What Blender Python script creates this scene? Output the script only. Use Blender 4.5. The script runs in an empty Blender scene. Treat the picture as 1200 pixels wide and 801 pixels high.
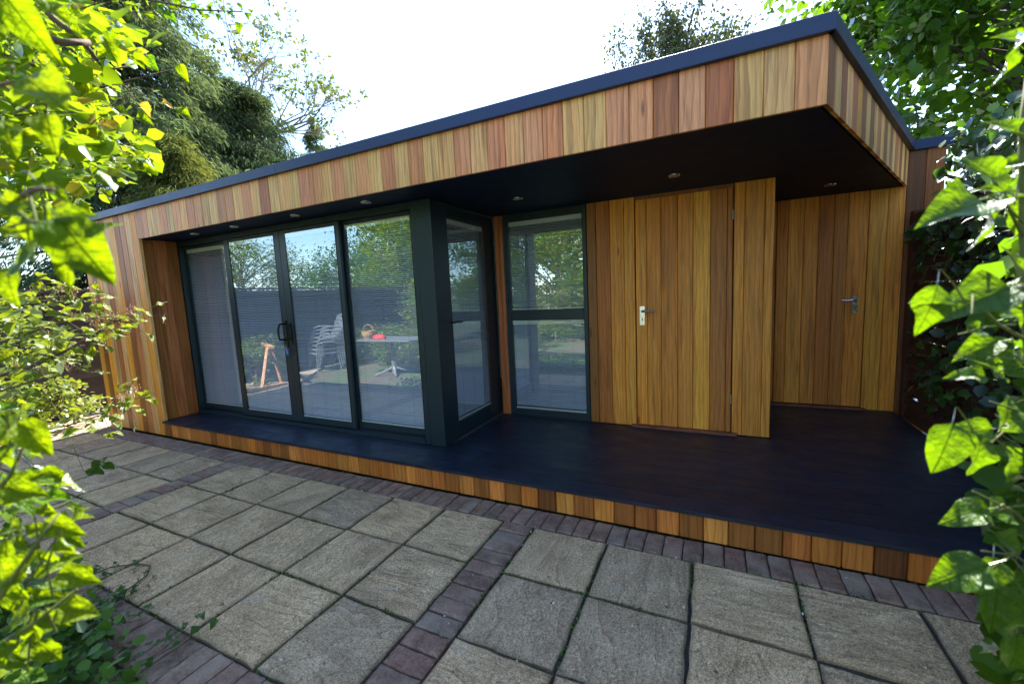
import bpy, bmesh, math, random
import numpy as np
from mathutils import Vector, Matrix, Euler

# ------------------------------------------------------------------ camera, sky, sun, exposure
scene = bpy.context.scene
COL = scene.collection
R_CAM = np.array([[0.90028718, -0.43523094, -0.0075514],
                  [0.4328392, 0.89322969, 0.121618],
                  [-0.04618679, -0.11275967, 0.99254825]])      # columns: right, forward, up
C_CAM = np.array([5.3442, -2.4841, 1.4596])
FPX = 488.17
cam_d = bpy.data.cameras.new('camera')
cam = bpy.data.objects.new('camera', cam_d)
COL.objects.link(cam)
scene.camera = cam
cam_d.sensor_width = 36.0
cam_d.lens = FPX / 1200 * 36.0
cam_d.clip_start = 0.02
cam_d.clip_end = 600
cam.matrix_world = Matrix([[R_CAM[i, 0], R_CAM[i, 2], -R_CAM[i, 1], C_CAM[i]] for i in range(3)] + [[0, 0, 0, 1]])
cam_d.dof.use_dof = True
cam_d.dof.focus_distance = 4.5
cam_d.dof.aperture_fstop = 2.4

SUN_EL, SUN_AZ = math.radians(50), math.radians(-6)     # azimuth from +Y, clockwise seen from above
sdir = Vector((math.sin(SUN_AZ) * math.cos(SUN_EL), math.cos(SUN_AZ) * math.cos(SUN_EL), math.sin(SUN_EL)))
world = bpy.data.worlds.new('World')
scene.world = world
world.use_nodes = True
wn = world.node_tree
bgn = wn.nodes['Background']
sky = wn.nodes.new('ShaderNodeTexSky')
sky.sky_type = 'NISHITA'
sky.sun_disc = False
sky.sun_elevation = SUN_EL
sky.sun_rotation = SUN_AZ
sky.altitude = 50
sky.air_density = 1.0
sky.dust_density = 0.35
sky.ozone_density = 2.5
wn.links.new(sky.outputs[0], bgn.inputs[0])
bgn.inputs[1].default_value = 0.13
sun_d = bpy.data.lights.new('sun', 'SUN')
sun_d.energy = 5.0
sun_d.angle = math.radians(0.55)
sun_d.color = (1.0, 0.93, 0.82)
sun = bpy.data.objects.new('sun', sun_d)
COL.objects.link(sun)
sun.rotation_euler = sdir.to_track_quat('Z', 'Y').to_euler()
sun.location = (0, 8, 12)
vs = scene.view_settings
vs.view_transform = 'Standard'
vs.look = 'None'
vs.exposure = 2.3
vs.gamma = 1.0
vs.use_curve_mapping = False
scene.cycles.max_bounces = 8
scene.cycles.transparent_max_bounces = 12
scene.cycles.use_denoising = True
scene.cycles.sample_clamp_indirect = 6.0

# ------------------------------------------------------------------ helpers
RNG = np.random.default_rng(7)
rnd = random.Random(11)
WM = {}


def at(u, v, d):
    """point at depth d (metres along the view axis) seen at photo pixel (u, v)"""
    q = R_CAM @ np.array([(u - 600) / FPX, 1, -(v - 400.5) / FPX])
    return C_CAM + q * d


def tag(o, label=None, cat=None, group=None, kind=None):
    if label: o['label'] = label
    if cat: o['category'] = cat
    if group: o['group'] = group
    if kind: o['kind'] = kind
    return o


def place(o, parent=None, loc=(0, 0, 0), rot=None):
    m = Matrix.Translation(Vector(loc))
    if rot is not None:
        m = m @ (rot.to_4x4() if isinstance(rot, Matrix) else Euler(rot).to_matrix().to_4x4())
    WM[o] = m
    if parent is not None:
        o.parent = parent
        o.matrix_parent_inverse = WM[parent].inverted()
    o.matrix_basis = m
    COL.objects.link(o)
    return o


def empty(name, loc=(0, 0, 0), parent=None):
    o = bpy.data.objects.new(name, None)
    o.empty_display_size = 0.2
    return place(o, parent, loc)


def mk_mesh(name, verts, faces, mat, smooth=False):
    me = bpy.data.meshes.new(name)
    me.from_pydata([tuple(v) for v in verts], [], [tuple(f) for f in faces])
    if mat: me.materials.append(mat)
    if smooth:
        me.polygons.foreach_set('use_smooth', [True] * len(me.polygons))
    me.update()
    return me


def fast_mesh(name, verts, faces, mat, smooth=False):
    """verts (n,3), faces (m,k) numpy arrays, all faces with k corners"""
    me = bpy.data.meshes.new(name)
    n, (m, k) = len(verts), faces.shape
    me.vertices.add(n)
    me.vertices.foreach_set('co', np.ascontiguousarray(verts, dtype=np.float32).ravel())
    me.loops.add(m * k)
    me.loops.foreach_set('vertex_index', np.ascontiguousarray(faces, dtype=np.int32).ravel())
    me.polygons.add(m)
    me.polygons.foreach_set('loop_start', np.arange(0, m * k, k, dtype=np.int32))
    if smooth: me.polygons.foreach_set('use_smooth', np.ones(m, dtype=bool))
    me.materials.append(mat)
    me.update(calc_edges=True)
    return me


def obj(name, me, parent=None, loc=(0, 0, 0), rot=None):
    return place(bpy.data.objects.new(name, me), parent, loc, rot)


def box_vf(x0, x1, y0, y1, z0, z1):
    v = [(x0, y0, z0), (x1, y0, z0), (x1, y1, z0), (x0, y1, z0), (x0, y0, z1), (x1, y0, z1), (x1, y1, z1), (x0, y1, z1)]
    f = [(0, 3, 2, 1), (4, 5, 6, 7), (0, 1, 5, 4), (1, 2, 6, 5), (2, 3, 7, 6), (3, 0, 4, 7)]
    return v, f


class MB:
    """collects shapes for ONE mesh"""
    def __init__(s): s.v, s.f = [], []

    def add(s, v, f):
        b = len(s.v)
        s.v += [tuple(p) for p in v]
        s.f += [tuple(i + b for i in q) for q in f]
        return s

    def box(s, *a): return s.add(*box_vf(*a))

    def tube(s, pts, rad, n=6, caps=True):
        pts = [Vector(p) for p in pts]
        if not hasattr(rad, '__len__'): rad = [rad] * len(pts)
        vs_, fs = [], []
        up = None
        for i, p in enumerate(pts):
            t = (pts[min(i + 1, len(pts) - 1)] - pts[max(i - 1, 0)])
            t = t.normalized() if t.length > 1e-9 else Vector((0, 0, 1))
            if up is None:
                up = t.orthogonal().normalized()
            else:
                up = (up - t * up.dot(t))
                up = up.normalized() if up.length > 1e-6 else t.orthogonal().normalized()
            b = t.cross(up)
            for k in range(n):
                a = 2 * math.pi * k / n
                vs_.append(p + (up * math.cos(a) + b * math.sin(a)) * rad[i])
        for i in range(len(pts) - 1):
            for k in range(n):
                fs.append((i * n + k, i * n + (k + 1) % n, (i + 1) * n + (k + 1) % n, (i + 1) * n + k))
        if caps:
            fs.append(tuple(reversed(range(n))))
            fs.append(tuple(range((len(pts) - 1) * n, len(pts) * n)))
        return s.add(vs_, fs)

    def prism(s, poly, z0, z1):
        n = len(poly)
        v = [(x, y, z0) for x, y in poly] + [(x, y, z1) for x, y in poly]
        f = [tuple(reversed(range(n))), tuple(range(n, 2 * n))] + [(i, (i + 1) % n, n + (i + 1) % n, n + i) for i in range(n)]
        return s.add(v, f)

    def build(s, name, mat, parent=None, bevel=0, smooth=False, loc=(0, 0, 0), rot=None):
        me = mk_mesh(name, s.v, s.f, mat, smooth)
        if bevel:
            bm = bmesh.new(); bm.from_mesh(me)
            bmesh.ops.bevel(bm, geom=bm.edges[:], offset=bevel, segments=1, affect='EDGES', clamp_overlap=True)
            bm.to_mesh(me); bm.free()
        return obj(name, me, parent, loc, rot)


def part(name, mat, parent, *boxes, bevel=0.0):
    m = MB()
    for b in boxes: m.box(*b)
    return m.build(name, mat, parent, bevel)


# ------------------------------------------------------------------ materials
def nt_new(name):
    m = bpy.data.materials.new(name)
    m.use_nodes = True
    nt = m.node_tree
    nt.nodes.clear()
    out = nt.nodes.new('ShaderNodeOutputMaterial')
    return m, nt, out


def nd(nt, typ, ins=None, **kw):
    n = nt.nodes.new('ShaderNode' + typ)
    for k, v in kw.items(): setattr(n, k, v)
    for k, v in (ins or {}).items():
        if isinstance(v, bpy.types.NodeSocket): nt.links.new(v, n.inputs[k])
        else: n.inputs[k].default_value = v
    return n


def mathn(nt, op, a, b=None, clamp=False):
    n = nt.nodes.new('ShaderNodeMath'); n.operation = op; n.use_clamp = clamp
    for i, v in enumerate((a, b)):
        if v is None: continue
        if isinstance(v, bpy.types.NodeSocket): nt.links.new(v, n.inputs[i])
        else: n.inputs[i].default_value = v
    return n.outputs[0]


def mixc(nt, fac, a, b, mode='MIX'):
    n = nt.nodes.new('ShaderNodeMix'); n.data_type = 'RGBA'; n.blend_type = mode
    for s, v in ((n.inputs[0], fac), (n.inputs[6], a), (n.inputs[7], b)):
        if isinstance(v, bpy.types.NodeSocket): nt.links.new(v, s)
        elif isinstance(v, (int, float)): s.default_value = v
        else: s.default_value = (*v, 1) if len(v) == 3 else v
    return n.outputs[2]


def ramp(nt, fac, stops):
    n = nt.nodes.new('ShaderNodeValToRGB')
    nt.links.new(fac, n.inputs[0])
    el = n.color_ramp.elements
    while len(el) < len(stops): el.new(0.5)
    for e, (p, c) in zip(el, stops):
        e.position = p
        e.color = (*c, 1) if hasattr(c, '__len__') else (c, c, c, 1)
    return n.outputs[0]


def objcoord(nt, scale=(1, 1, 1), rnd_amt=37.0):
    tc = nd(nt, 'TexCoord'); oi = nd(nt, 'ObjectInfo')
    r = mathn(nt, 'MULTIPLY', oi.outputs['Random'], rnd_amt)
    cb = nd(nt, 'CombineXYZ', {0: r, 1: r, 2: r})
    a = nd(nt, 'VectorMath', {0: tc.outputs['Object'], 1: cb.outputs[0]}, operation='ADD')
    mp = nd(nt, 'Mapping', {'Vector': a.outputs[0], 'Scale': scale})
    return mp.outputs[0], oi


def noise(nt, vec, scale, detail=4, rough=0.55, dist=0.0):
    return nd(nt, 'TexNoise', {'Vector': vec, 'Scale': scale, 'Detail': detail, 'Roughness': rough, 'Distortion': dist}).outputs['Fac']


def bump(nt, h, strength, dist=0.01):
    return nd(nt, 'Bump', {'Height': h, 'Strength': strength, 'Distance': dist}).outputs[0]


def principled(nt, out, **ins):
    p = nd(nt, 'BsdfPrincipled', {k.replace('_', ' '): v for k, v in ins.items()})
    nt.links.new(p.outputs[0], out.inputs[0])
    return p


def mat_wood(name, axis='z', knots=True, rough=0.5):
    """cedar board: tone from the object's own colour, grain along the given local axis"""
    m, nt, out = nt_new(name)
    ia = 'xyz'.index(axis)

    def sc(across, along):
        s = [across] * 3; s[ia] = along
        return tuple(s)
    v1, oi = objcoord(nt, sc(1, 0.035))
    fine = noise(nt, v1, 150, 5, 0.65)
    v2, _ = objcoord(nt, sc(1, 0.08))
    broad = noise(nt, v2, 17, 3, 0.5, 0.6)
    v3, _ = objcoord(nt, sc(1, 0.16))
    w = nd(nt, 'TexWave', {'Vector': v3, 'Scale': 9.0, 'Distortion': 7.0, 'Detail': 2.5, 'Detail Scale': 1.2}, wave_type='BANDS', bands_direction='X', wave_profile='SAW').outputs['Fac']
    streak = ramp(nt, fine, [(0.28, (0.68, 0.58, 0.45)), (0.72, (1.12, 1.12, 1.1))])
    br = ramp(nt, broad, [(0.3, (0.50, 0.37, 0.24)), (0.46, (0.95, 0.92, 0.86)), (0.7, (1.2, 1.2, 1.15))])
    gr = ramp(nt, w, [(0.0, (1.08, 1.08, 1.08)), (0.6, (1, 1, 1)), (0.85, (0.84, 0.78, 0.7)), (1.0, (0.66, 0.52, 0.38))])
    c = mixc(nt, 1.0, oi.outputs['Color'], streak, 'MULTIPLY')
    c = mixc(nt, 0.7, c, br, 'MULTIPLY')
    c = mixc(nt, 0.9, c, gr, 'MULTIPLY')
    tint = noise(nt, v2, 6, 2)
    c = mixc(nt, ramp(nt, tint, [(0.45, 0.0), (0.75, 0.45)]), c, mixc(nt, 1.0, c, (1.12, 0.8, 0.62), 'MULTIPLY'))
    if knots:
        vk, _ = objcoord(nt, sc(6.0, 1.3), 91.0)
        vo = nd(nt, 'TexVoronoi', {'Vector': vk, 'Scale': 1.0, 'Randomness': 1.0}).outputs['Distance']
        c = mixc(nt, ramp(nt, vo, [(0.03, 0.85), (0.085, 0.0)]), c, (0.035, 0.016, 0.008))
    h = mathn(nt, 'ADD', mathn(nt, 'MULTIPLY', fine, 0.6), mathn(nt, 'MULTIPLY', w, 0.3))
    rg = ramp(nt, fine, [(0.2, rough - 0.1), (0.8, rough + 0.15)])
    principled(nt, out, Base_Color=c, Roughness=rg, Normal=bump(nt, h, 0.22, 0.004))
    return m


def mat_plain(name, col, rough=0.5, metal=0.0, var=0.0, scale=8.0, bmp=0.0, spec=0.5):
    m, nt, out = nt_new(name)
    v, _ = objcoord(nt)
    n = noise(nt, v, scale, 5, 0.6)
    k = ramp(nt, n, [(0.25, 1 - var), (0.75, 1 + var)])
    c = mixc(nt, 1.0, col, k, 'MULTIPLY')
    ins = dict(Base_Color=c, Roughness=ramp(nt, n, [(0.2, max(rough - 0.06, 0.02)), (0.8, min(rough + 0.08, 1))]), Metallic=metal)
    ins['Specular IOR Level'] = spec
    if bmp: ins['Normal'] = bump(nt, n, bmp, 0.01)
    principled(nt, out, **ins)
    return m


def mat_slab(name):
    m, nt, out = nt_new(name)
    v, oi = objcoord(nt)
    tc = nd(nt, 'TexCoord')
    # riven layers: noise squeezed along a slanting direction that differs from slab to slab
    ang = mathn(nt, 'MULTIPLY', oi.outputs['Random'], 6.28)
    rot = nd(nt, 'CombineXYZ', {2: ang})
    mp = nd(nt, 'Mapping', {'Vector': v, 'Rotation': rot.outputs[0], 'Scale': (1.0, 3.2, 1.0)}).outputs[0]
    riv = noise(nt, mp, 2.6, 4, 0.5, 1.6)
    lay = nd(nt, 'TexWave', {'Vector': mp, 'Scale': 1.1, 'Distortion': 11.0, 'Detail': 3.0, 'Detail Scale': 1.1}, wave_profile='SAW').outputs['Fac']
    grit = noise(nt, v, 230, 3, 0.8)
    grit2 = noise(nt, v, 85, 4, 0.7)
    mid = noise(nt, v, 5, 5, 0.6)
    c = ramp(nt, mid, [(0.3, (0.37, 0.242, 0.142)), (0.5, (0.49, 0.33, 0.20)), (0.7, (0.58, 0.405, 0.255))])
    c = mixc(nt, 1.0, c, ramp(nt, riv, [(0.32, 0.82), (0.5, 1.0), (0.66, 1.08)]), 'MULTIPLY')
    c = mixc(nt, 1.0, c, ramp(nt, grit, [(0.34, 0.22), (0.5, 1.0), (0.66, 2.0)]), 'MULTIPLY')
    c = mixc(nt, 1.0, c, ramp(nt, grit2, [(0.34, 0.55), (0.5, 1.0), (0.68, 1.35)]), 'MULTIPLY')
    c = mixc(nt, 1.0, c, ramp(nt, oi.outputs['Random'], [(0.0, (0.80, 0.80, 0.83)), (1.0, (1.12, 1.08, 1.0))]), 'MULTIPLY')
    c = mixc(nt, 1.0, c, ramp(nt, lay, [(0.0, 0.62), (0.07, 0.98), (0.8, 1.05), (1.0, 1.12)]), 'MULTIPLY')  # relief shading put into the colour, like riv above; soft light flattens the bump
    spots = noise(nt, v, 34, 2, 0.5)
    c = mixc(nt, ramp(nt, spots, [(0.70, 0.0), (0.73, 0.7)]), c, (0.035, 0.03, 0.025))
    pale = noise(nt, v, 4.5, 3, 0.6, 0.5)
    c = mixc(nt, ramp(nt, pale, [(0.64, 0.0), (0.76, 0.4)]), c, (0.46, 0.42, 0.37))
    # dirt gathers along the edges of each slab
    sx = nd(nt, 'SeparateXYZ', {0: tc.outputs['Object']})
    ed_ = mathn(nt, 'MAXIMUM', mathn(nt, 'ABSOLUTE', sx.outputs[0]), mathn(nt, 'ABSOLUTE', sx.outputs[1]))
    ed_ = mathn(nt, 'ADD', ed_, mathn(nt, 'MULTIPLY', mathn(nt, 'SUBTRACT', grit2, 0.5), 0.06))
    c = mixc(nt, ramp(nt, ed_, [(0.208, 0.0), (0.224, 0.45)]), c, (0.05, 0.042, 0.03))
    h = mathn(nt, 'ADD', mathn(nt, 'ADD', mathn(nt, 'MULTIPLY', riv, 1.25), mathn(nt, 'MULTIPLY', lay, 0.42)), mathn(nt, 'ADD', mathn(nt, 'MULTIPLY', grit, 0.10), mathn(nt, 'MULTIPLY', grit2, 0.16)))
    principled(nt, out, Base_Color=c, Roughness=0.82, Normal=bump(nt, h, 1.0, 0.03))
    return m


def mat_brick(name):
    m, nt, out = nt_new(name)
    v, oi = objcoord(nt)
    c = ramp(nt, oi.outputs['Random'], [(0.0, (0.14, 0.088, 0.066)), (0.35, (0.175, 0.097, 0.072)), (0.65, (0.205, 0.103, 0.074)), (1.0, (0.16, 0.112, 0.085))])
    n1 = noise(nt, v, 16, 5, 0.65)
    grit = noise(nt, v, 95, 4, 0.75)
    c = mixc(nt, 1.0, c, ramp(nt, n1, [(0.3, 0.7), (0.7, 1.35)]), 'MULTIPLY')
    c = mixc(nt, 1.0, c, ramp(nt, grit, [(0.3, 0.45), (0.7, 1.65)]), 'MULTIPLY')
    ef = noise(nt, v, 4.0, 3, 0.6)
    c = mixc(nt, ramp(nt, ef, [(0.40, 0.0), (0.70, 0.6)]), c, (0.34, 0.26, 0.20))
    h = mathn(nt, 'ADD', n1, mathn(nt, 'MULTIPLY', grit, 0.35))
    principled(nt, out, Base_Color=c, Roughness=0.8, Normal=bump(nt, h, 0.5, 0.006))
    return m


def mat_leaf(name, c_dark, c_light, trans, t_fac=0.5, gloss=0.12, island=False, odd=None):
    m, nt, out = nt_new(name)
    if island:
        r = nd(nt, 'NewGeometry').outputs['Random Per Island']
    else:
        r = nd(nt, 'ObjectInfo').outputs['Random']
    c = ramp(nt, r, [(0.0, c_dark), (0.85, c_light)] + ([(0.97, odd)] if odd else []))
    tc = nd(nt, 'TexCoord')
    vn = noise(nt, tc.outputs['Object'], 6.0 if not island else 2.0, 3)
    c = mixc(nt, 1.0, c, ramp(nt, vn, [(0.3, 0.8), (0.7, 1.15)]), 'MULTIPLY')
    if not island:
        bl = noise(nt, objcoord(nt)[0], 9.0, 3, 0.6)
        c = mixc(nt, ramp(nt, bl, [(0.66, 0.0), (0.72, 0.7)]), c, (0.16, 0.10, 0.02))
    if not island:      # veins on the large leaves
        sx = nd(nt, 'SeparateXYZ', {0: tc.outputs['Object']})
        ax = mathn(nt, 'ABSOLUTE', sx.outputs[0])
        mid_v = ramp(nt, ax, [(0.006, 1.0), (0.02, 0.0)])
        ph = mathn(nt, 'SUBTRACT', sx.outputs[1], mathn(nt, 'MULTIPLY', ax, 0.7))
        sv = mathn(nt, 'ABSOLUTE', mathn(nt, 'SUBTRACT', mathn(nt, 'FRACT', mathn(nt, 'MULTIPLY', ph, 7.0)), 0.5))
        side_v = mathn(nt, 'MULTIPLY', ramp(nt, sv, [(0.02, 1.0), (0.09, 0.0)]), 0.5)
        vein = mathn(nt, 'MAXIMUM', mid_v, side_v)
        c = mixc(nt, mathn(nt, 'MULTIPLY', vein, 0.45), c, mixc(nt, 1.0, c, (1.5, 1.35, 1.5), 'MULTIPLY'))
    tcn = mixc(nt, 0.75, mixc(nt, 1.0, c, (2.2, 2.0, 1.2), 'MULTIPLY'), trans)
    if not island:
        tcn = mixc(nt, 1.0, tcn, ramp(nt, vein, [(0.0, 1.0), (1.0, 0.5)]), 'MULTIPLY')
        tcn = mixc(nt, 1.0, tcn, ramp(nt, vn, [(0.3, 0.65), (0.7, 1.1)]), 'MULTIPLY')
    d = nd(nt, 'BsdfDiffuse', {'Color': c})
    t = nd(nt, 'BsdfTranslucent', {'Color': tcn})
    g = nd(nt, 'BsdfGlossy', {'Color': (0.9, 0.95, 1.0, 1), 'Roughness': 0.38})
    fr = nd(nt, 'Fresnel', {'IOR': 1.45})
    if not island:
        hgt = mathn(nt, 'SUBTRACT', mathn(nt, 'MULTIPLY', vn, 0.8), mathn(nt, 'MULTIPLY', vein, 0.35))
        bn = bump(nt, hgt, 0.55, 0.02)
        for q in (d, t, g): nt.links.new(bn, q.inputs['Normal'])
    mx = nd(nt, 'MixShader', {0: t_fac, 1: d.outputs[0], 2: t.outputs[0]})
    mx2 = nd(nt, 'MixShader', {0: mathn(nt, 'MULTIPLY', fr.outputs[0], gloss * 8, True), 1: mx.outputs[0], 2: g.outputs[0]})
    nt.links.new(mx2.outputs[0], out.inputs[0])
    return m


def mat_glass(name, tint=(0.93, 0.965, 0.98), F0=0.28):
    m, nt, out = nt_new(name)
    t = nd(nt, 'BsdfTransparent', {'Color': (*tint, 1)})
    g = nd(nt, 'BsdfGlossy', {'Color': (0.80, 0.92, 1, 1), 'Roughness': 0.0})
    geo = nd(nt, 'NewGeometry')
    dt = nd(nt, 'VectorMath', {0: geo.outputs['Normal'], 1: geo.outputs['Incoming']}, operation='DOT_PRODUCT').outputs['Value']
    k = mathn(nt, 'SUBTRACT', 1.0, mathn(nt, 'ABSOLUTE', dt), True)
    f = mathn(nt, 'ADD', mathn(nt, 'MULTIPLY', mathn(nt, 'POWER', k, 5.0), 0.9), F0, True)
    mx = nd(nt, 'MixShader', {0: f, 1: t.outputs[0], 2: g.outputs[0]})
    nt.links.new(mx.outputs[0], out.inputs[0])
    return m


def mat_ground(name):
    m, nt, out = nt_new(name)
    tc = nd(nt, 'TexCoord')
    a = noise(nt, tc.outputs['Object'], 0.9, 5, 0.6)
    b = noise(nt, tc.outputs['Object'], 26, 4, 0.7)
    c = mixc(nt, ramp(nt, a, [(0.42, 0.0), (0.58, 1.0)]), (0.11, 0.085, 0.06), (0.06, 0.1, 0.03))
    c = mixc(nt, 1.0, c, ramp(nt, b, [(0.3, 0.55), (0.7, 1.5)]), 'MULTIPLY')
    principled(nt, out, Base_Color=c, Roughness=0.95, Normal=bump(nt, b, 0.8, 0.03))
    return m


def mat_bark(name, c0, c1):
    m, nt, out = nt_new(name)
    tc = nd(nt, 'TexCoord')
    mp = nd(nt, 'Mapping', {'Vector': tc.outputs['Object'], 'Scale': (1, 1, 0.25)}).outputs[0]
    n = noise(nt, mp, 30, 5, 0.7)
    principled(nt, out, Base_Color=ramp(nt, n, [(0.3, c0), (0.7, c1)]), Roughness=0.85, Normal=bump(nt, n, 0.6, 0.01))
    return m


def mat_deck(name):
    m, nt, out = nt_new(name)
    v, oi = objcoord(nt, (0.06, 1, 1))
    n = noise(nt, v, 75, 5, 0.75)
    v2, _ = objcoord(nt)
    d = noise(nt, v2, 5, 4, 0.6)
    c = mixc(nt, 1.0, (0.0045, 0.0095, 0.025), ramp(nt, n, [(0.32, 0.3), (0.5, 0.9), (0.68, 2.6)]), 'MULTIPLY')
    c = mixc(nt, 1.0, c, ramp(nt, oi.outputs['Random'], [(0, 0.8), (1, 1.25)]), 'MULTIPLY')
    dust = noise(nt, v2, 2.2, 5, 0.7)
    c = mixc(nt, ramp(nt, dust, [(0.5, 0.0), (0.8, 0.16)]), c, (0.07, 0.065, 0.06))
    principled(nt, out, Base_Color=c, Roughness=ramp(nt, d, [(0.3, 0.34), (0.7, 0.55)]), Normal=bump(nt, n, 0.6, 0.004))
    return m


M = dict(
    cedar=mat_wood('cedar'),
    cedar_h=mat_wood('cedar_along', 'x'),
    threshold=mat_wood('red_hardwood', 'x', False, 0.45),
    fence_dark=mat_wood('fence_dark', 'x', False, 0.8),
    fence_y=mat_wood('fence_board', 'y', False, 0.8),
    frame=mat_plain('anthracite_aluminium', (0.008, 0.021, 0.032), 0.38, 0.0, 0.08, 3),
    trim=mat_plain('anthracite_trim', (0.008, 0.022, 0.085), 0.45, 0.0, 0.1, 2),
    soffit=mat_plain('dark_soffit', (0.005, 0.013, 0.042), 0.55, 0.0, 0.25, 6, 0.05, 0.1),
    deck=mat_deck('dark_composite_deck'),
    core=mat_plain('dark_membrane', (0.012, 0.011, 0.010), 0.9),
    plaster=mat_plain('interior_plaster', (0.62, 0.62, 0.60), 0.8, 0, 0.03, 4),
    floor_in=mat_plain('interior_floor', (0.16, 0.13, 0.10), 0.5, 0, 0.2, 6),
    glass=mat_glass('double_glazing'),
    blind=mat_plain('blind_white', (0.60, 0.61, 0.74), 0.5, 0, 0.02),
    rail=mat_plain('blind_rail', (0.80, 0.80, 0.76), 0.4, 0, 0.02),
    cord=mat_plain('blind_cord', (0.42, 0.44, 0.47), 0.6),
    chrome=mat_plain('brushed_steel', (0.62, 0.60, 0.56), 0.25, 1.0, 0.05, 30),
    dull=mat_plain('dull_steel', (0.28, 0.27, 0.25), 0.5, 1.0, 0.1, 30),
    black=mat_plain('black_plastic', (0.008, 0.008, 0.009), 0.3),
    blue=mat_plain('blue_plastic', (0.02, 0.20, 0.62), 0.35),
    red=mat_plain('red_cloth', (0.55, 0.03, 0.025), 0.7, 0, 0.15, 20, 0.2),
    wicker=mat_plain('wicker', (0.42, 0.24, 0.10), 0.7, 0, 0.35, 60, 0.6),
    chair=mat_plain('grey_chair_metal', (0.30, 0.31, 0.33), 0.4, 0.4, 0.05),
    table=mat_plain('grey_table_top', (0.17, 0.175, 0.19), 0.35, 0.2, 0.1, 12),
    timber=mat_wood('sawn_timber', 'x', False, 0.7),
    slab=mat_slab('riven_paving'),
    brick=mat_brick('block_paving'),
    joint=mat_plain('joint_sand', (0.035, 0.032, 0.026), 0.95, 0, 0.5, 40, 0.6),
    ground=mat_ground('garden_soil'),
    sand=mat_plain('pale_bed', (0.36, 0.28, 0.20), 0.95, 0, 0.35, 40, 0.7),
    bark=mat_bark('bark', (0.035, 0.025, 0.018), (0.13, 0.10, 0.075)),
    bark_red=mat_bark('bark_brown', (0.05, 0.03, 0.018), (0.16, 0.10, 0.06)),
    bark_pale=mat_bark('bark_pale', (0.10, 0.085, 0.07), (0.34, 0.30, 0.25)),
    stem=mat_plain('green_stem', (0.085, 0.10, 0.02), 0.8, 0, 0.2, 40),
    bud=mat_plain('pink_bud', (0.42, 0.22, 0.16), 0.7, 0, 0.3, 60),
    petal=mat_plain('white_fleck', (0.62, 0.62, 0.60), 0.7),
    lens=mat_plain('lamp_lens', (0.45, 0.45, 0.42), 0.25),
    leaf_lime=mat_leaf('leaf_lime', (0.04, 0.11, 0.003), (0.13, 0.19, 0.004), (0.32, 0.46, 0.001), 0.55, 0.025),
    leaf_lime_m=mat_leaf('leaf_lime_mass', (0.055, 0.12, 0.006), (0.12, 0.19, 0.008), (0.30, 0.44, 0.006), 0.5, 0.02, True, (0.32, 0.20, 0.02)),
    leaf_yellow=mat_leaf('leaf_yellowing', (0.45, 0.28, 0.02), (0.5, 0.33, 0.03), (0.8, 0.5, 0.03), 0.5, 0.1),
    leaf_shrub=mat_leaf('leaf_shrub', (0.10, 0.15, 0.006), (0.18, 0.23, 0.01), (0.44, 0.52, 0.01), 0.45, 0.06),
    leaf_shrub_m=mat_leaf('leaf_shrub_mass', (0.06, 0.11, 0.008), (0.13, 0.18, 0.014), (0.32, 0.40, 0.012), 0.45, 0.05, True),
    leaf_green=mat_leaf('leaf_green', (0.028, 0.075, 0.006), (0.06, 0.13, 0.008), (0.17, 0.36, 0.005), 0.5, 0.04),
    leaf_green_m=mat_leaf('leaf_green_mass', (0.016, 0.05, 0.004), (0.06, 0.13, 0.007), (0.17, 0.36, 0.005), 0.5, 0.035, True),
    leaf_ivy=mat_leaf('leaf_ivy', (0.03, 0.085, 0.012), (0.08, 0.17, 0.02), (0.14, 0.30, 0.02), 0.35, 0.08),
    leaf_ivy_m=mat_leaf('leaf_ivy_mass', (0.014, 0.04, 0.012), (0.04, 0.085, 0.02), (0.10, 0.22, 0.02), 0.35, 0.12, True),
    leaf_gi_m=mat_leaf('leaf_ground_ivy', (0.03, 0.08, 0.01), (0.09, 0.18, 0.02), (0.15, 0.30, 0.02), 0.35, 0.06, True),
    leaf_right=mat_leaf('leaf_bright', (0.03, 0.09, 0.003), (0.07, 0.15, 0.004), (0.20, 0.36, 0.001), 0.52, 0.06),
    conifer=mat_leaf('conifer_blue', (0.03, 0.055, 0.03), (0.13, 0.165, 0.085), (0.16, 0.23, 0.075), 0.35, 0.0, True),
    conifer_g=mat_leaf('conifer_gold', (0.05, 0.068, 0.018), (0.125, 0.14, 0.04), (0.17, 0.19, 0.03), 0.35, 0.0, True),
    leaf_far=mat_leaf('leaf_far', (0.05, 0.075, 0.012), (0.11, 0.14, 0.02), (0.16, 0.20, 0.02), 0.35, 0.03, True),
    leaf_birch=mat_leaf('leaf_birch', (0.03, 0.042, 0.02), (0.08, 0.095, 0.04), (0.09, 0.12, 0.03), 0.25, 0.02, True),
)

# cedar tones (linear base colours)
PINK, STRAW, BROWN, RED, GOLD, DARK, PALE = (0.80, 0.35, 0.16), (0.88, 0.49, 0.19), (0.33, 0.115, 0.022), (0.56, 0.19, 0.066), (0.90, 0.375, 0.048), (0.18, 0.06, 0.013), (0.88, 0.51, 0.20)

AMBER, RUST = (0.80, 0.295, 0.04), (0.54, 0.18, 0.03)


def jit(c, a=0.13):
    k = 1 + rnd.uniform(-a, a)
    return tuple(max(0, x * k * (1 + rnd.uniform(-a / 2, a / 2))) for x in c)


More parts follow.
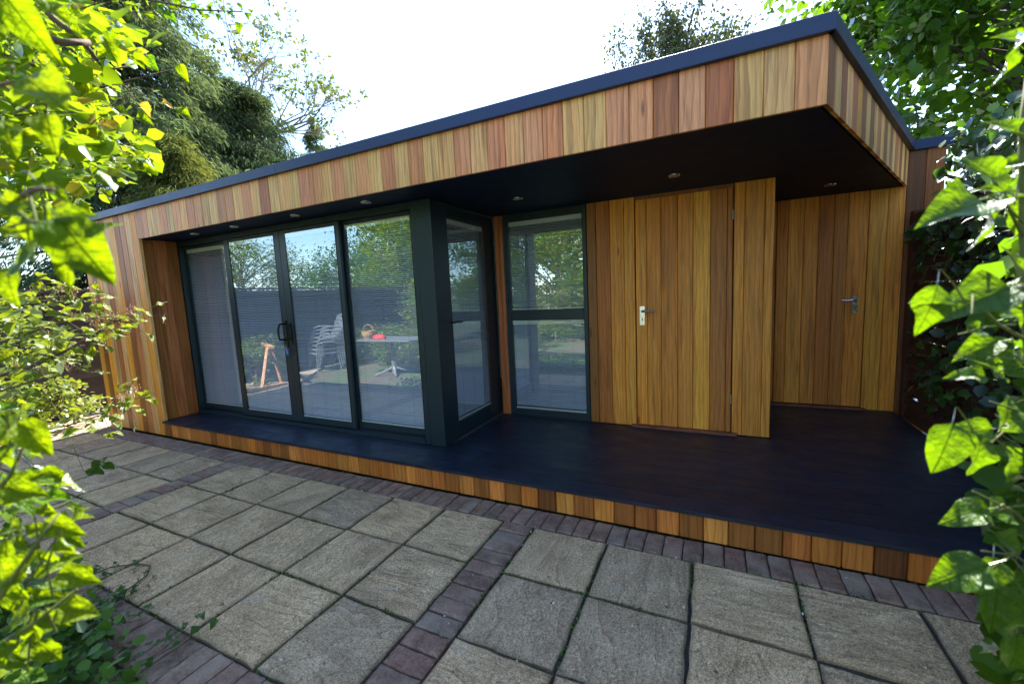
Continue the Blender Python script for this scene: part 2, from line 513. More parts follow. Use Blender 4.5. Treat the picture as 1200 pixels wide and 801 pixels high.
def board(parent, p, ang, width, z0, z1, tone, thick=0.02, mat='cedar', name='board', chamfer=0.004, gap=0.0012):
    """vertical tongue-and-groove board: p = (x, y) of its face at the left end, ang = direction of the
    wall seen from outside (0: facing -Y, left to right = +X)"""
    w, h = width / 2 - gap, (z1 - z0) / 2
    c = min(chamfer, w * 0.4)
    prof = [(-w, thick), (-w, c), (-w + c, 0), (w - c, 0), (w, c), (w, thick)]
    v = [(x, y, -h) for x, y in prof] + [(x, y, h) for x, y in prof]
    n = 6
    f = [(i, i + 1, n + i + 1, n + i) for i in range(n - 1)] + [(n - 1, 0, n, 2 * n - 1), tuple(reversed(range(n))), tuple(range(n, 2 * n))]
    dx, dy = math.cos(ang), math.sin(ang)
    me = mk_mesh(name, v, f, M[mat])
    o = obj(name, me, parent, (p[0] + dx * width / 2, p[1] + dy * width / 2, (z0 + z1) / 2), (0, 0, ang))
    o.color = (*jit(tone), 1)
    return o


def boards_along(parent, p0, p1, z0, z1, tones, width=0.128, edges=None, **kw):
    d = Vector(p1) - Vector(p0)
    L = d.length; ang = math.atan2(d.y, d.x); d.normalize()
    if edges is None:
        n = max(1, round(L / width)); edges = [L * i / n for i in range(n + 1)]
    for i in range(len(edges) - 1):
        t = tones[i % len(tones)] if isinstance(tones, list) else rnd.choice(tones)
        q = Vector(p0) + d * edges[i]
        board(parent, (q.x, q.y), ang, edges[i + 1] - edges[i], z0, z1, t, **kw)


# ------------------------------------------------------------------ ground and patio
g = MB().add([(-150, -150, -0.06), (150, -150, -0.06), (150, 150, -0.06), (-150, 150, -0.06)], [(0, 1, 2, 3)]).build('ground', M['ground'])
tag(g, kind='structure')
bed = MB().prism([(-3.0, -3.6), (-1.66, -1.85), (-1.70, -0.02), (-1.85, 0.0), (-1.85, 3.4), (-3.0, 3.4)], -0.058, -0.012).build('planting_bed', M['sand'])
tag(bed, kind='structure')

XA, YS, PITCH, BW = 4.334, -0.2106, 0.46, 0.211
PROT = 0.0049
patio = MB().box(-1.66, 7.25, -1.80, -0.002, -0.05, -0.022).build('patio', M['joint'])
tag(patio, kind='structure')


def prot(x, y):
    return XA + (x - XA) - PROT * (y - YS), y + PROT * (x - XA)


def slab_mesh(i, sx, sy, h, jitter, rise):
    """paving unit with worn irregular rim, chamfered edge and slightly riven top"""
    r = random.Random(100 + i)
    n = 6
    rim = []
    for k in range(n): rim.append((-sx + 2 * sx * k / n, -sy))
    for k in range(n): rim.append((sx, -sy + 2 * sy * k / n))
    for k in range(n): rim.append((sx - 2 * sx * k / n, sy))
    for k in range(n): rim.append((-sx, sy - 2 * sy * k / n))
    rim = [(x + r.uniform(-jitter, jitter), y + r.uniform(-jitter, jitter)) for x, y in rim]
    m = len(rim)
    c = min(sx, sy)
    v = [(x, y, -h) for x, y in rim] + [(x, y, -0.007 + r.uniform(-0.002, 0.002)) for x, y in rim]
    v += [(x * (1 - 0.010 / sx), y * (1 - 0.010 / sy), r.uniform(-rise, rise)) for x, y in rim] + [(0, 0, r.uniform(0, rise))]
    f = [(a * m + k, a * m + (k + 1) % m, (a + 1) * m + (k + 1) % m, (a + 1) * m + k) for a in (0, 1) for k in range(m)]
    f += [(2 * m + k, 2 * m + (k + 1) % m, 3 * m) for k in range(m)]
    return mk_mesh('slab' if sx > 0.1 else 'brick', v, f, M['slab' if sx > 0.1 else 'brick'])


SLABS = [slab_mesh(i, 0.222, 0.222, 0.035, 0.0045, 0.002) for i in range(8)]
BRICKS = [slab_mesh(40 + i, 0.0485, 0.0985, 0.03, 0.0018, 0.0012) for i in range(6)]


def lay(kind, x, y, rz):
    px, py = prot(x, y)
    me = rnd.choice(SLABS if kind == 'slab' else BRICKS)
    o = obj(kind, me, patio, (px, py, rnd.uniform(-0.003, 0.002)), (rnd.uniform(-0.006, 0.006), rnd.uniform(-0.006, 0.006), rz + rnd.uniform(-0.008, 0.008)))
    return o


def row_y(r): return YS - (r + 0.5) * 0.458


for r_ in range(3):
    for i in range(6):
        sl = lay('slab', XA + (i + 0.5) * PITCH, row_y(r_), rnd.choice((0, 1, 2, 3)) * math.pi / 2)
        if r_ >= 1 and i >= 3: sl.location.z -= 0.018          # sunken corner
    for i in range(6):
        lay('slab', XA - BW - (i + 0.5) * PITCH, row_y(r_), rnd.choice((0, 1, 2, 3)) * math.pi / 2)
        lay('slab', XA - 2 * BW - 6 * PITCH - (i + 0.5) * PITCH, row_y(r_), rnd.choice((0, 1, 2, 3)) * math.pi / 2)
xx = -1.58
while xx < 7.05:        # soldier course along the deck
    lay('brick', xx, -0.112 + PROT * 0.0, 0); xx += 0.1035
xx = -1.58
while xx < 4.9:         # soldier course along the front edge
    lay('brick', xx, YS - 3 * 0.458 - 0.104, 0); xx += 0.1035
for cxx in (XA - BW / 2, XA - BW * 1.5 - 6 * PITCH):
    yy = YS - 0.055
    while yy > YS - 3 * 0.458 + 0.03:
        lay('brick', cxx, yy, math.pi / 2); yy -= 0.1035

# ------------------------------------------------------------------ garden room
XL, XP, XR = -1.80, -0.451, 5.81
ZD, ZB, ZT, ZTT = 0.178, 2.267, 2.572, 2.646
YG, Y1, Y2 = 0.379, 1.44, 2.587
XC, XBX, XBK = 3.272, 5.77, 6.905
room = empty('garden_room', (2.1, 0.0, 0.0))
tag(room, 'flat roofed cedar clad garden room with dark glazed doors and raised dark deck', 'garden room')

# hidden cores keep the shell light-tight
part('wall_core', M['core'], room,
     (XL + 0.02, XP - 0.022, 0.034, 0.13, 0, 2.56), (XL + 0.005, XL + 0.1, 0.131, 3.4, 0, 2.56),
     (XP - 0.10, XP - 0.022, 0.131, YG + 0.05, 0, ZB), (XL + 0.11, 4.33, 3.3, 3.4, 0, ZB),
     (4.262, XBX - 0.024, Y1 + 0.024, Y1 + 0.08, 0.0, ZB), (XBX - 0.08, XBX - 0.024, Y1 + 0.081, Y2 + 0.1, 0.0, ZB),
     (XBX - 0.07, 7.155, Y2 + 0.102, Y2 + 0.16, 0.0, 2.56))
part('interior_wall', M['plaster'], room, (XL + 0.101, 4.26, 3.27, 3.298, 0.17, ZB - 0.01), (4.27, 4.30, Y1 + 0.09, 3.27, 0.17, ZB - 0.01), (XL + 0.102, XL + 0.13, 0.14, 3.26, 0.17, ZB - 0.01))
part('interior_floor', M['floor_in'], room, (XL + 0.14, 4.262, 0.50, 3.262, 0.10, 0.172))
part('interior_ceiling', M['plaster'], room, (XL + 0.14, 4.262, 1.5, 3.262, ZB - 0.012, ZB - 0.004))

# side of the splayed roof
ux, uy = XBK - XR, Y2 - 0.0
ul = math.hypot(ux, uy); ux, uy = ux / ul, uy / ul
nx_, ny_ = uy, -ux
SPL = math.atan2(uy, ux)
roof = MB().prism([(XL, 0.03), (XR - 0.03, 0.03), (XBK - 0.03, Y2), (7.16, Y2 + 0.03), (7.16, 3.45), (XL, 3.45)], 2.42, 2.60).build('roof', M['core'], room)
sof = MB().prism([(XP - 0.02, 0.024), (XR - 0.028, 0.024), (XBK - 0.028, Y2 + 0.03), (XBX - 0.06, Y2 + 0.03), (XBX - 0.06, 1.50), (XL + 0.14, 1.50), (XL + 0.14, 0.2), (XP - 0.02, 0.2)], ZB + 0.005, ZB + 0.03).build('soffit', M['soffit'], room)

fas = empty('fascia', (2.6, 0, ZB), room)
ROSE = (0.70, 0.285, 0.125)
FT = [PINK, STRAW, ROSE, STRAW, PINK, PALE, ROSE, PINK, STRAW, RED, STRAW, PINK, ROSE, PALE, ROSE, PINK]
ed = [0.0]
nF = 49
for i in range(nF): ed.append((XR - XP) * (i + 1) / nF)
seq = []
last = None
for i in range(nF):
    t = rnd.choice(FT)
    while t is last: t = rnd.choice(FT)
    seq.append(t); last = t
seq[-7:] = [PINK, RED, PINK, RED, STRAW, PALE, PINK]
boards_along(fas, (XP, 0.0), (XR, 0.0), ZB, ZT, seq, edges=ed)
sfas = empty('side_fascia', (6.3, 1.2, ZB), room)
boards_along(sfas, (XR + 0.001, 0.002), (XBK, Y2 - 0.004), ZB, ZT, [BROWN, STRAW, BROWN, STRAW, RED, GOLD, BROWN, PALE, BROWN, STRAW, RED, STRAW], width=0.13)
pier = empty('front_wall', (-1.07, 0, 0), room)
boards_along(pier, (XL, 0.0), (XP, 0.0), 0.004, ZT, [GOLD, BROWN, GOLD, STRAW, RED, STRAW, GOLD, BROWN, RED, STRAW])
part('corner_bead', M['cedar'], room, (XP + 0.0005, XP + 0.02, 0.001, 0.03, ZD + 0.004, ZB - 0.001)).color = (*STRAW, 1)
lsw = empty('side_wall', (XL, 1.7, 0), room)
boards_along(lsw, (XL, 3.42), (XL, 0.022), 0.004, ZT, [GOLD, BROWN, STRAW, RED, GOLD])
rev = empty('door_reveal', (XP, 0.2, ZD), room)
boards_along(rev, (XP, 0.031), (XP, YG), ZD + 0.004, ZB, [BROWN, RED, BROWN], edges=[0.0, 0.115, 0.235, YG - 0.031])
# store wall, its side, and the back wall
SE = [4.262, 4.35, 4.479, 4.605, 4.700]
DE = [4.708, 4.802, 4.925, 5.06, 5.183, 5.316, 5.439, 5.482]
SE2 = [5.489, 5.564, 5.703, XBX]
stw = empty('store_wall', (5.0, Y1, ZD), room)
for a, b, t in zip(SE, SE[1:], [BROWN, RUST, GOLD, GOLD]): board(stw, (a, Y1), 0, b - a, ZD + 0.004, ZB, t)
for a, b, t in zip(SE2, SE2[1:], [GOLD, AMBER, GOLD]): board(stw, (a, Y1), 0, b - a, ZD + 0.004, ZB, t)
board(stw, (4.704, Y1), 0, 0.781, ZD + 2.06, ZB, BROWN)
door = empty('store_door', (5.095, Y1, ZD), room)
for a, b, t in zip(DE, DE[1:], [GOLD, AMBER, AMBER, GOLD, GOLD, RUST, RUST]): board(door, (a, Y1 - 0.006), 0, b - a, ZD + 0.026, ZD + 2.057, t, thick=0.024)
sts = empty('store_side_wall', (XBX, 2.0, ZD), room)
boards_along(sts, (XBX, Y1 + 0.001), (XBX, Y2 + 0.02), ZD + 0.004, ZB, [BROWN, GOLD, RED])
strp = empty('corner_cladding', (3.32, Y1, ZD), room)
for a, b, t in zip([3.285, 3.335], [3.335, 3.383], [RED, RED]): board(strp, (a, Y1 - 0.001), 0, b - a, ZD + 0.004, ZB, t)
bkw = empty('back_wall', (6.4, Y2, ZD), room)
bd = empty('back_door', (6.2, Y2, ZD), room)
for a, b, t in zip([5.795, 5.918, 6.014, 6.144, 6.264, 6.387, 6.495], [5.914, 6.014, 6.144, 6.264, 6.387, 6.495, 6.647], [RUST, AMBER, GOLD, AMBER, RUST, RUST, AMBER]):
    board(bd, (a, Y2), 0, b - a, ZD + 0.03, ZB, t)
for a, b, t in zip([6.651, 6.784, XBK], [6.784, XBK, 7.03], [GOLD, GOLD, DARK]):
    board(bkw, (a, Y2), 0, b - a, ZD + 0.004 if a < XBK else 0.0, ZB if a < XBK else ZT, t)
board(bkw, (7.03, Y2), 0, 0.13, 0, ZT, BROWN)
for x0, x1, y in ((4.66, 5.53, Y1), (5.79, 6.68, Y2)):
    o = part('threshold', M['threshold'], room, (x0, x1, y - 0.055, y - 0.008, ZD + 0.001, ZD + 0.024), bevel=0.003)
    o.color = (0.22, 0.075, 0.05, 1)


def lever(parent, x, y, z, s, mat):
    """lever handle on a back plate; s = +1 lever points to +X, -1 to -X"""
    h = MB()
    h.box(x - 0.021, x + 0.021, y - 0.008, y - 0.0005, z - 0.095, z + 0.075)
    h.tube([(x, y - 0.004, z + 0.03), (x, y - 0.05, z + 0.03)], 0.009, 8)
    h.tube([(x, y - 0.048, z + 0.03), (x + s * 0.03, y - 0.055, z + 0.034), (x + s * 0.07, y - 0.055, z + 0.028), (x + s * 0.115, y - 0.05, z + 0.032)], [0.010, 0.009, 0.008, 0.007], 8)
    o = h.build('handle', mat, parent)
    MB().box(x - 0.004, x + 0.004, y - 0.0095, y - 0.0082, z - 0.055, z - 0.03).build('keyhole', M['black'], parent)
    return o


lever(door, 4.762, Y1 - 0.006, 1.225, 1, M['chrome'])
lever(bd, 6.572, Y2, 1.225, -1, M['chrome'])
for z in (2.02, 0.49):
    hg = MB().tube([(5.487, Y1 - 0.010, z - 0.035), (5.487, Y1 - 0.010, z + 0.035)], 0.004, 8).box(5.476, 5.484, Y1 - 0.0085, Y1 - 0.0065, z - 0.038, z + 0.038)
    hg.build('hinge', M['dull'], door)

# roof trim
tr = MB()
tr.box(XL - 0.03, 2.0, -0.032, 0.022, ZT - 0.004, ZTT)
tr.build('roof_trim', M['trim'], room, 0.0015)
MB().box(2.003, XR + 0.016, -0.032, 0.022, ZT - 0.004, ZTT).build('roof_trim', M['trim'], room, 0.0015)
a0 = Vector((XR + 0.017, -0.030)); a1 = Vector((XBK + 0.02, Y2 - 0.035))
MB().prism([(a0.x, a0.y), (a1.x + 0.012, a1.y), (a1.x - 0.05, a1.y + 0.03), (a0.x - 0.06, a0.y + 0.055)], ZT - 0.004, ZTT - 0.001).build('roof_trim', M['trim'], room, 0.0015)
MB().box(XBK + 0.02, 7.185, Y2 - 0.034, Y2 + 0.02, ZT - 0.006, ZTT + 0.002).build('roof_trim', M['trim'], room, 0.0015)
MB().box(XL - 0.03, XL + 0.02, 0.024, 3.45, ZT - 0.004, ZTT).build('roof_trim', M['trim'], room, 0.0015)

# downlights in the soffit
for x, y in [(5.076, 0.902), (6.24, 2.071), (3.834, 0.861), (0.281, 0.20), (0.979, 0.20), (1.892, 0.20), (2.757, 0.20)]:
    m = MB(); n = 20
    pr_ = [(0.026, 0.004), (0.030, -0.004), (0.040, -0.004), (0.042, 0.004)]
    v = [(x + r * math.cos(2 * math.pi * k / n), y + r * math.sin(2 * math.pi * k / n), ZB + z) for r, z in pr_ for k in range(n)]
    m.add(v, [(i * n + k, i * n + (k + 1) % n, (i + 1) * n + (k + 1) % n, (i + 1) * n + k) for i in range(3) for k in range(n)])
    dl = m.build('downlight', M['chrome'], room, smooth=True)
    m = MB(); m.add([(x + 0.027 * math.cos(2 * math.pi * k / n), y + 0.027 * math.sin(2 * math.pi * k / n), ZB + 0.001) for k in range(n)], [tuple(reversed(range(n)))])
    m.build('lens', M['lens'], dl)

# deck
deck = empty('deck', (3.0, 0.0, 0.0), room)
yy = 0.0
k = 0
while yy < Y2 - 0.01:
    y1 = min(yy + 0.141, Y2)
    x0 = XP if yy < 0.36 else (XC + 0.01 if yy < Y1 - 0.05 else XBX + 0.002)
    # split long boards at a butt joint
    cuts = [x0, 6.90] if (6.9 - x0) < 3.8 else [x0, x0 + 3.6 + 0.5 * (k % 2), 6.90]
    ya = yy - (0.018 if k == 0 else 0)
    for c0, c1 in zip(cuts, cuts[1:]):
        m = MB().box(-(c1 - c0) / 2 + 0.0015, (c1 - c0) / 2 - 0.0015, -(y1 - ya) / 2 + 0.0012, (y1 - ya) / 2 - 0.0012, -0.024, 0)
        m.build('deck_board', M['deck'], deck, 0, loc=((c0 + c1) / 2, (ya + y1) / 2, ZD))
    yy = y1 + 0.001; k += 1
part('deck_frame', M['core'], room, (XP, 6.9, 0.032, Y2, 0.0, ZD - 0.03))
skirt = empty('deck_skirt', (3.0, 0.0, 0.0), room)
x = XP + 0.001; i = 0
ST = [(0.68, 0.25, 0.05), BROWN, (0.62, 0.21, 0.04), (0.72, 0.28, 0.06), DARK, (0.70, 0.25, 0.045), (0.60, 0.20, 0.04), BROWN, (0.72, 0.27, 0.06), RUST, (0.70, 0.26, 0.05), BROWN, (0.62, 0.21, 0.04), RUST]
while x < 6.88:
    w = rnd.choice((0.126, 0.128, 0.128, 0.13)); w = min(w, 6.9 - x)
    board(skirt, (x, 0.004), 0, w, 0.001, ZD - 0.027, ST[(i * 5 + rnd.randint(0, 2)) % len(ST)], thick=0.022, chamfer=0.006, gap=0.002)
    x += w; i += 1

# ------------------------------------------------------------------ glazing
FR = M['frame']


def blind(parent, fn, w, z0, z1, cords):
    """integral venetian blind: fn(u, d, z) maps along-pane / depth / height to world"""
    m = MB()
    z = z1 - 0.045
    a = math.radians(33)
    while z > z0 + 0.025:
        hw = 0.0082
        a = math.radians(42 + rnd.gauss(0, 3))
        d0, d1 = -hw * math.cos(a), hw * math.cos(a)
        zz = hw * math.sin(a)
        p = [fn(0.004, d0, z - zz), fn(w - 0.004, d0, z - zz), fn(w - 0.004, 0, z + 0.0016), fn(0.004, 0, z + 0.0016), fn(w - 0.004, d1, z + zz), fn(0.004, d1, z + zz)]
        m.add(p, [(0, 1, 2, 3), (3, 2, 4, 5)])
        z -= 0.0185
    b = m.build('blind', M['blind'], parent)
    b['kind'] = 'stuff'

    def bx(u0, u1, d0, d1, za, zb):
        q = [fn(u, d, zz) for zz in (za, zb) for d in (d0, d1) for u in (u0, u1)]
        return q, [(0, 1, 3, 2), (4, 6, 7, 5), (0, 4, 5, 1), (1, 5, 7, 3), (3, 7, 6, 2), (2, 6, 4, 0)]
    MB().add(*bx(0.001, w - 0.001, -0.009, 0.009, z1 - 0.042, z1 - 0.002)).build('head_rail', M['rail'], parent)
    MB().add(*bx(0.001, w - 0.001, -0.008, 0.008, z0 + 0.002, z0 + 0.016)).build('bottom_rail', M['rail'], parent)
    for cu in cords:
        MB().add(*bx(w * cu - 0.0022, w * cu + 0.0022, -0.0105, -0.0095, z0 + 0.01, z1 - 0.03)).build('blind_cord', M['cord'], parent)


def pane(parent, fn, w, z0, z1, t=0.014):
    q = [fn(u, d, zz) for zz in (z0, z1) for d in (-t, t) for u in (0, w)]
    return MB().add(q, [(0, 1, 3, 2), (4, 6, 7, 5), (0, 4, 5, 1), (1, 5, 7, 3), (3, 7, 6, 2), (2, 6, 4, 0)]).build('pane', M['glass'], parent)


# outer frame of the sliding set
part('door_frame', FR, room, (XP + 0.002, XP + 0.022, YG + 0.001, YG + 0.10, ZD + 0.003, ZB - 0.001),
     (XP + 0.022, 3.06, YG, YG + 0.10, ZB - 0.055, ZB - 0.001), (XP + 0.022, 3.06, YG - 0.01, YG + 0.10, ZD + 0.003, ZD + 0.040))
part('track', M['black'], room, (XP + 0.024, 3.058, YG + 0.046, YG + 0.053, ZD + 0.040, ZD + 0.050))
panels = [(-0.428, 0.43, -0.411, 0.357, 0.062, [0.28, 0.55, 0.8]), (0.432, 1.368, 0.518, 1.286, 0.012, [0.2, 0.5, 0.8]),
          (1.371, 2.205, 1.452, 2.162, 0.012, [0.2, 0.5, 0.8]), (2.170, 3.056, 2.224, 3.008, 0.062, [0.14, 0.5, 0.85])]
spanels = []
for (x0, x1, g0, g1, dy, cords) in panels:
    p = empty('sliding_panel', ((x0 + x1) / 2, YG + dy, ZD + 0.05), room)
    spanels.append(p)
    za, zb, zg0, zg1 = ZD + 0.048, ZB - 0.058, 0.284, 2.178
    ya, yb = YG + dy, YG + dy + 0.036
    fm = MB()
    for b in ((x0, g0, ya, yb, za, zb), (g1, x1, ya, yb, za, zb), (g0, g1, ya, yb, za, zg0), (g0, g1, ya, yb, zg1, zb)): fm.box(*b)
    fm.build('panel_frame', FR, p, 0.003)
    fn = lambda u, d, z, g0=g0, ym=(ya + yb) / 2: (g0 + u, ym + d, z)
    pane(p, fn, g1 - g0, zg0, zg1)
    blind(p, fn, g1 - g0, zg0 + 0.001, zg1 - 0.001, cords)
    gk = MB()
    for b in ((g0, g0 + 0.006, ya - 0.001, ya + 0.003, zg0, zg1), (g1 - 0.006, g1, ya - 0.001, ya + 0.003, zg0, zg1), (g0, g1, ya - 0.0012, ya + 0.003, zg0, zg0 + 0.007)): gk.box(*b)
    gk.build('gasket', M['black'], p)
# pull handles on the meeting stiles
hm = MB()
hx = 1.335
hm.box(hx - 0.018, hx + 0.018, YG + 0.002, YG + 0.0118, 1.02, 1.30)
hm.tube([(hx - 0.004, YG + 0.004, 1.27), (hx - 0.012, YG - 0.05, 1.265), (hx - 0.03, YG - 0.055, 1.22), (hx - 0.035, YG - 0.055, 1.16), (hx - 0.028, YG - 0.052, 1.11), (hx - 0.006, YG + 0.004, 1.10)], 0.011, 8)
hm.build('handle', M['black'], spanels[1])
hm = MB(); hx = 1.405
hm.box(hx - 0.016, hx + 0.016, YG + 0.002, YG + 0.0118, 1.05, 1.28)
hm.tube([(hx, YG + 0.004, 1.25), (hx, YG - 0.04, 1.24), (hx, YG - 0.042, 1.12), (hx, YG + 0.004, 1.11)], 0.009, 8)
hm.build('handle', M['black'], spanels[2])
key = empty('key_ring', (1.345, YG - 0.01, 0.98))
tag(key, 'keys with blue plastic tag hanging from the sliding door lock', 'keys')
MB().tube([(1.345 + 0.016 * math.cos(t), YG - 0.018, 1.03 + 0.016 * math.sin(t)) for t in np.linspace(0, 2 * math.pi, 13)], 0.0015, 5).build('ring', M['chrome'], key)
MB().box(1.338, 1.347, YG - 0.020, YG - 0.017, 0.965, 1.02).box(1.332, 1.352, YG - 0.0205, YG - 0.0165, 1.0, 1.02).build('key', M['chrome'], key)
MB().box(1.346, 1.378, YG - 0.024, YG - 0.018, 0.945, 1.005).build('tag', M['blue'], key, 0.003)

# corner post
cp = MB()
cp.box(3.062, 3.112, YG - 0.004, YG + 0.10, ZD + 0.003, ZB - 0.001)
cp.box(3.120, XC, YG - 0.012, YG + 0.20, ZD + 0.003, ZB - 0.002)
cp.box(3.112, 3.120, YG + 0.010, YG + 0.09, ZD + 0.003, ZB - 0.003)
cp.build('corner_post', FR, room, 0.003)
# side door (in the return, facing +X)
sd = empty('side_door', (XC, 1.0, ZD), room)
xs = XC - 0.012
m = MB()
for b in ((xs - 0.05, xs, YG + 0.202, 0.617, ZD + 0.003, ZB - 0.001), (xs - 0.05, xs, 1.245, Y1 + 0.02, ZD + 0.003, ZB - 0.001), (xs - 0.05, xs, 0.617, 1.245, ZD + 0.003, 0.333), (xs - 0.05, xs, 0.617, 1.245, 2.142, ZB - 0.001)): m.box(*b)
m.build('door_leaf_frame', FR, sd, 0.003)
fn = lambda u, d, z: (xs - 0.022 - d, 0.617 + u, z)
pane(sd, fn, 0.628, 0.333, 2.142)
blind(sd, fn, 0.628, 0.334, 2.141, [0.2, 0.5, 0.8])
hm = MB()
hm.box(xs, xs + 0.008, 0.545, 0.578, 1.10, 1.32)
hm.tube([(xs, 0.562, 1.24), (xs + 0.05, 0.562, 1.24), (xs + 0.054, 0.60, 1.243), (xs + 0.052, 0.685, 1.238)], 0.009, 8)
hm.build('handle', M['black'], sd)
# window with an upper and a lower light
wi = empty('window', (3.82, Y1, ZD), room)
m = MB()
ya, yb = Y1 - 0.002, Y1 + 0.07
for b in ((3.385, 3.443, ya, yb, ZD + 0.003, ZB - 0.001), (4.218, 4.259, ya, yb, ZD + 0.003, ZB - 0.001), (3.443, 4.218, ya, yb, ZD + 0.003, 0.250), (3.443, 4.218, ya, yb, 1.190, 1.295), (3.443, 4.218, ya, yb, 2.192, ZB - 0.001)): m.box(*b)
m.build('window_frame', FR, wi, 0.003)
fn = lambda u, d, z: (3.443 + u, Y1 + 0.03 + d, z)
for z0, z1 in ((0.250, 1.190), (1.295, 2.192)):
    pane(wi, fn, 0.775, z0, z1)
    blind(wi, fn, 0.775, z0 + 0.001, z1 - 0.001, [0.16, 0.5, 0.84])
MB().box(3.40, 3.42, Y1 - 0.02, Y1 - 0.002, 1.36, 1.42).build('catch', M['black'], wi)

# ------------------------------------------------------------------ fences
lf = empty('lap_fence', (-3.0, -1.0, 0))
tag(lf, 'dark weathered lap board fence left of the garden room', 'fence')
yy = -6.6
while yy < 6.0:
    pn = empty('panel', (-3.0, yy + 0.92, 0), lf)
    z = -0.02; i = 0
    while z < 1.76:
        h = 0.155
        v = [(-0.016, -0.9, 0), (0.012, -0.9, 0), (0.004, -0.9, h), (-0.012, -0.9, h)]
        v += [(a, 0.9, c) for a, b, c in v]
        if i % 2 == 0 or True:
            wob = rnd.uniform(-0.004, 0.004)
            v = [(a + (wob if b > 0 else 0), b, c + (wob if b > 0 else -wob)) for a, b, c in v]
        me = mk_mesh('slat', v, [(0, 1, 2, 3), (7, 6, 5, 4), (0, 4, 5, 1), (1, 5, 6, 2), (2, 6, 7, 3), (3, 7, 4, 0)], M['fence_y'])
        o = obj('slat', me, pn, (-3.0, yy + 0.915, z))
        o.color = (*jit((0.038, 0.036, 0.038), 0.25), 1)
        z += 0.137; i += 1
    part('cap_rail', M['fence_y'], pn, (-3.03, -2.96, yy + 0.01, yy + 1.82, 1.795, 1.83)).color = (0.09, 0.085, 0.085, 1)
    part('batten', M['fence_y'], pn, (-2.985, -2.965, yy + 0.90, yy + 0.94, 0.0, 1.79)).color = (0.035, 0.03, 0.03, 1)
    part('post', M['fence_y'], lf, (-3.04, -2.95, yy - 0.045, yy + 0.005, -0.05, 1.92)).color = (0.06, 0.05, 0.045, 1)
    yy += 1.875

rf = empty('slatted_fence', (6.95, 1.0, 0))
tag(rf, 'dark red brown slatted fence at the right end of the deck', 'fence')
for yy in (2.50, 0.72, -1.06):
    o = part('post', M['fence_dark'], rf, (6.925, 7.0, yy - 0.04, yy + 0.04, 0, 2.03)); o.color = (0.075, 0.028, 0.018, 1)
    if yy > -1:
        for i in range(14):
            z = 0.22 + i * 0.125
            me = mk_mesh('slat', *box_vf(-0.85, 0.85, -0.009, 0.009, -0.056, 0.056), M['fence_dark'])
            o = obj('slat', me, rf, (6.955, yy - 0.89, z), Euler((rnd.uniform(0.25, 0.3), 0, math.pi / 2)).to_matrix())
            o.color = (*jit((0.075, 0.026, 0.018), 0.2), 1)
        o = part('top_rail', M['fence_dark'], rf, (6.925, 7.0, yy - 1.735, yy - 0.045, 1.95, 2.0)); o.color = (0.085, 0.03, 0.02, 1)

# ------------------------------------------------------------------ foliage tools
T4 = (np.array([[0, 0, 0], [-0.30, 0.42, 0.07], [0, 1, -0.05], [0.30, 0.42, 0.07], [0, 0.45, 0]], float), np.array([[0, 4, 1], [1, 4, 2], [0, 3, 4], [3, 2, 4]]))
TR = (np.array([[0, 0, 0], [-0.36, 0.30, 0.05], [-0.34, 0.66, 0.06], [0, 1, -0.06], [0.34, 0.66, 0.06], [0.36, 0.30, 0.05], [0, 0.48, -0.01]], float), np.array([[0, 6, 1], [1, 6, 2], [2, 6, 3], [3, 6, 4], [4, 6, 5], [5, 6, 0]]))
TS = (np.array([[0, 0, 0], [-0.075, 0.35, 0.02], [-0.055, 0.75, -0.04], [0, 1, -0.14], [0.055, 0.75, -0.04], [0.075, 0.35, 0.02]], float), np.array([[0, 5, 1], [1, 5, 4], [1, 4, 2], [2, 4, 3]]))


def unit(a):
    return a / np.maximum(np.linalg.norm(a, axis=-1, keepdims=True), 1e-9)


def leaf_mass(name, mat, pts, size, axis, normal, rng, parent, tmpl=T4, a_j=0.6, n_j=0.6, stuff=True):
    n = len(pts)
    ax = unit(np.broadcast_to(axis, (n, 3)) + rng.normal(0, a_j, (n, 3)))
    no = np.broadcast_to(normal, (n, 3)) + rng.normal(0, n_j, (n, 3))
    no = unit(no - ax * (no * ax).sum(1, keepdims=True))
    bi = np.cross(ax, no)
    s = (size * rng.uniform(0.65, 1.25, n))[:, None, None]
    tv, tf = tmpl
    v = pts[:, None, :] + s * (tv[None, :, 0:1] * bi[:, None] + tv[None, :, 1:2] * ax[:, None] + tv[None, :, 2:3] * no[:, None])
    f = tf[None] + (np.arange(n) * len(tv))[:, None, None]
    o = obj(name, fast_mesh(name, v.reshape(-1, 3), f.reshape(-1, 3), mat), parent)
    if stuff: o['kind'] = 'stuff'
    return o


def bez(p0, p1, p2, n=6):
    p0, p1, p2 = (np.array(p, float) for p in (p0, p1, p2))
    return [tuple((1 - t) ** 2 * p0 + 2 * t * (1 - t) * p1 + t * t * p2) for t in np.linspace(0, 1, n)]


def taper(r0, r1, n): return list(np.linspace(r0, r1, n))


def ellipsoid_pts(c, r, n, rng, shell=0.35):
    d = unit(rng.normal(size=(n, 3)))
    k = rng.uniform(shell ** 3, 1, n) ** (1 / 3)
    return np.array(c) + d * np.array(r) * k[:, None]


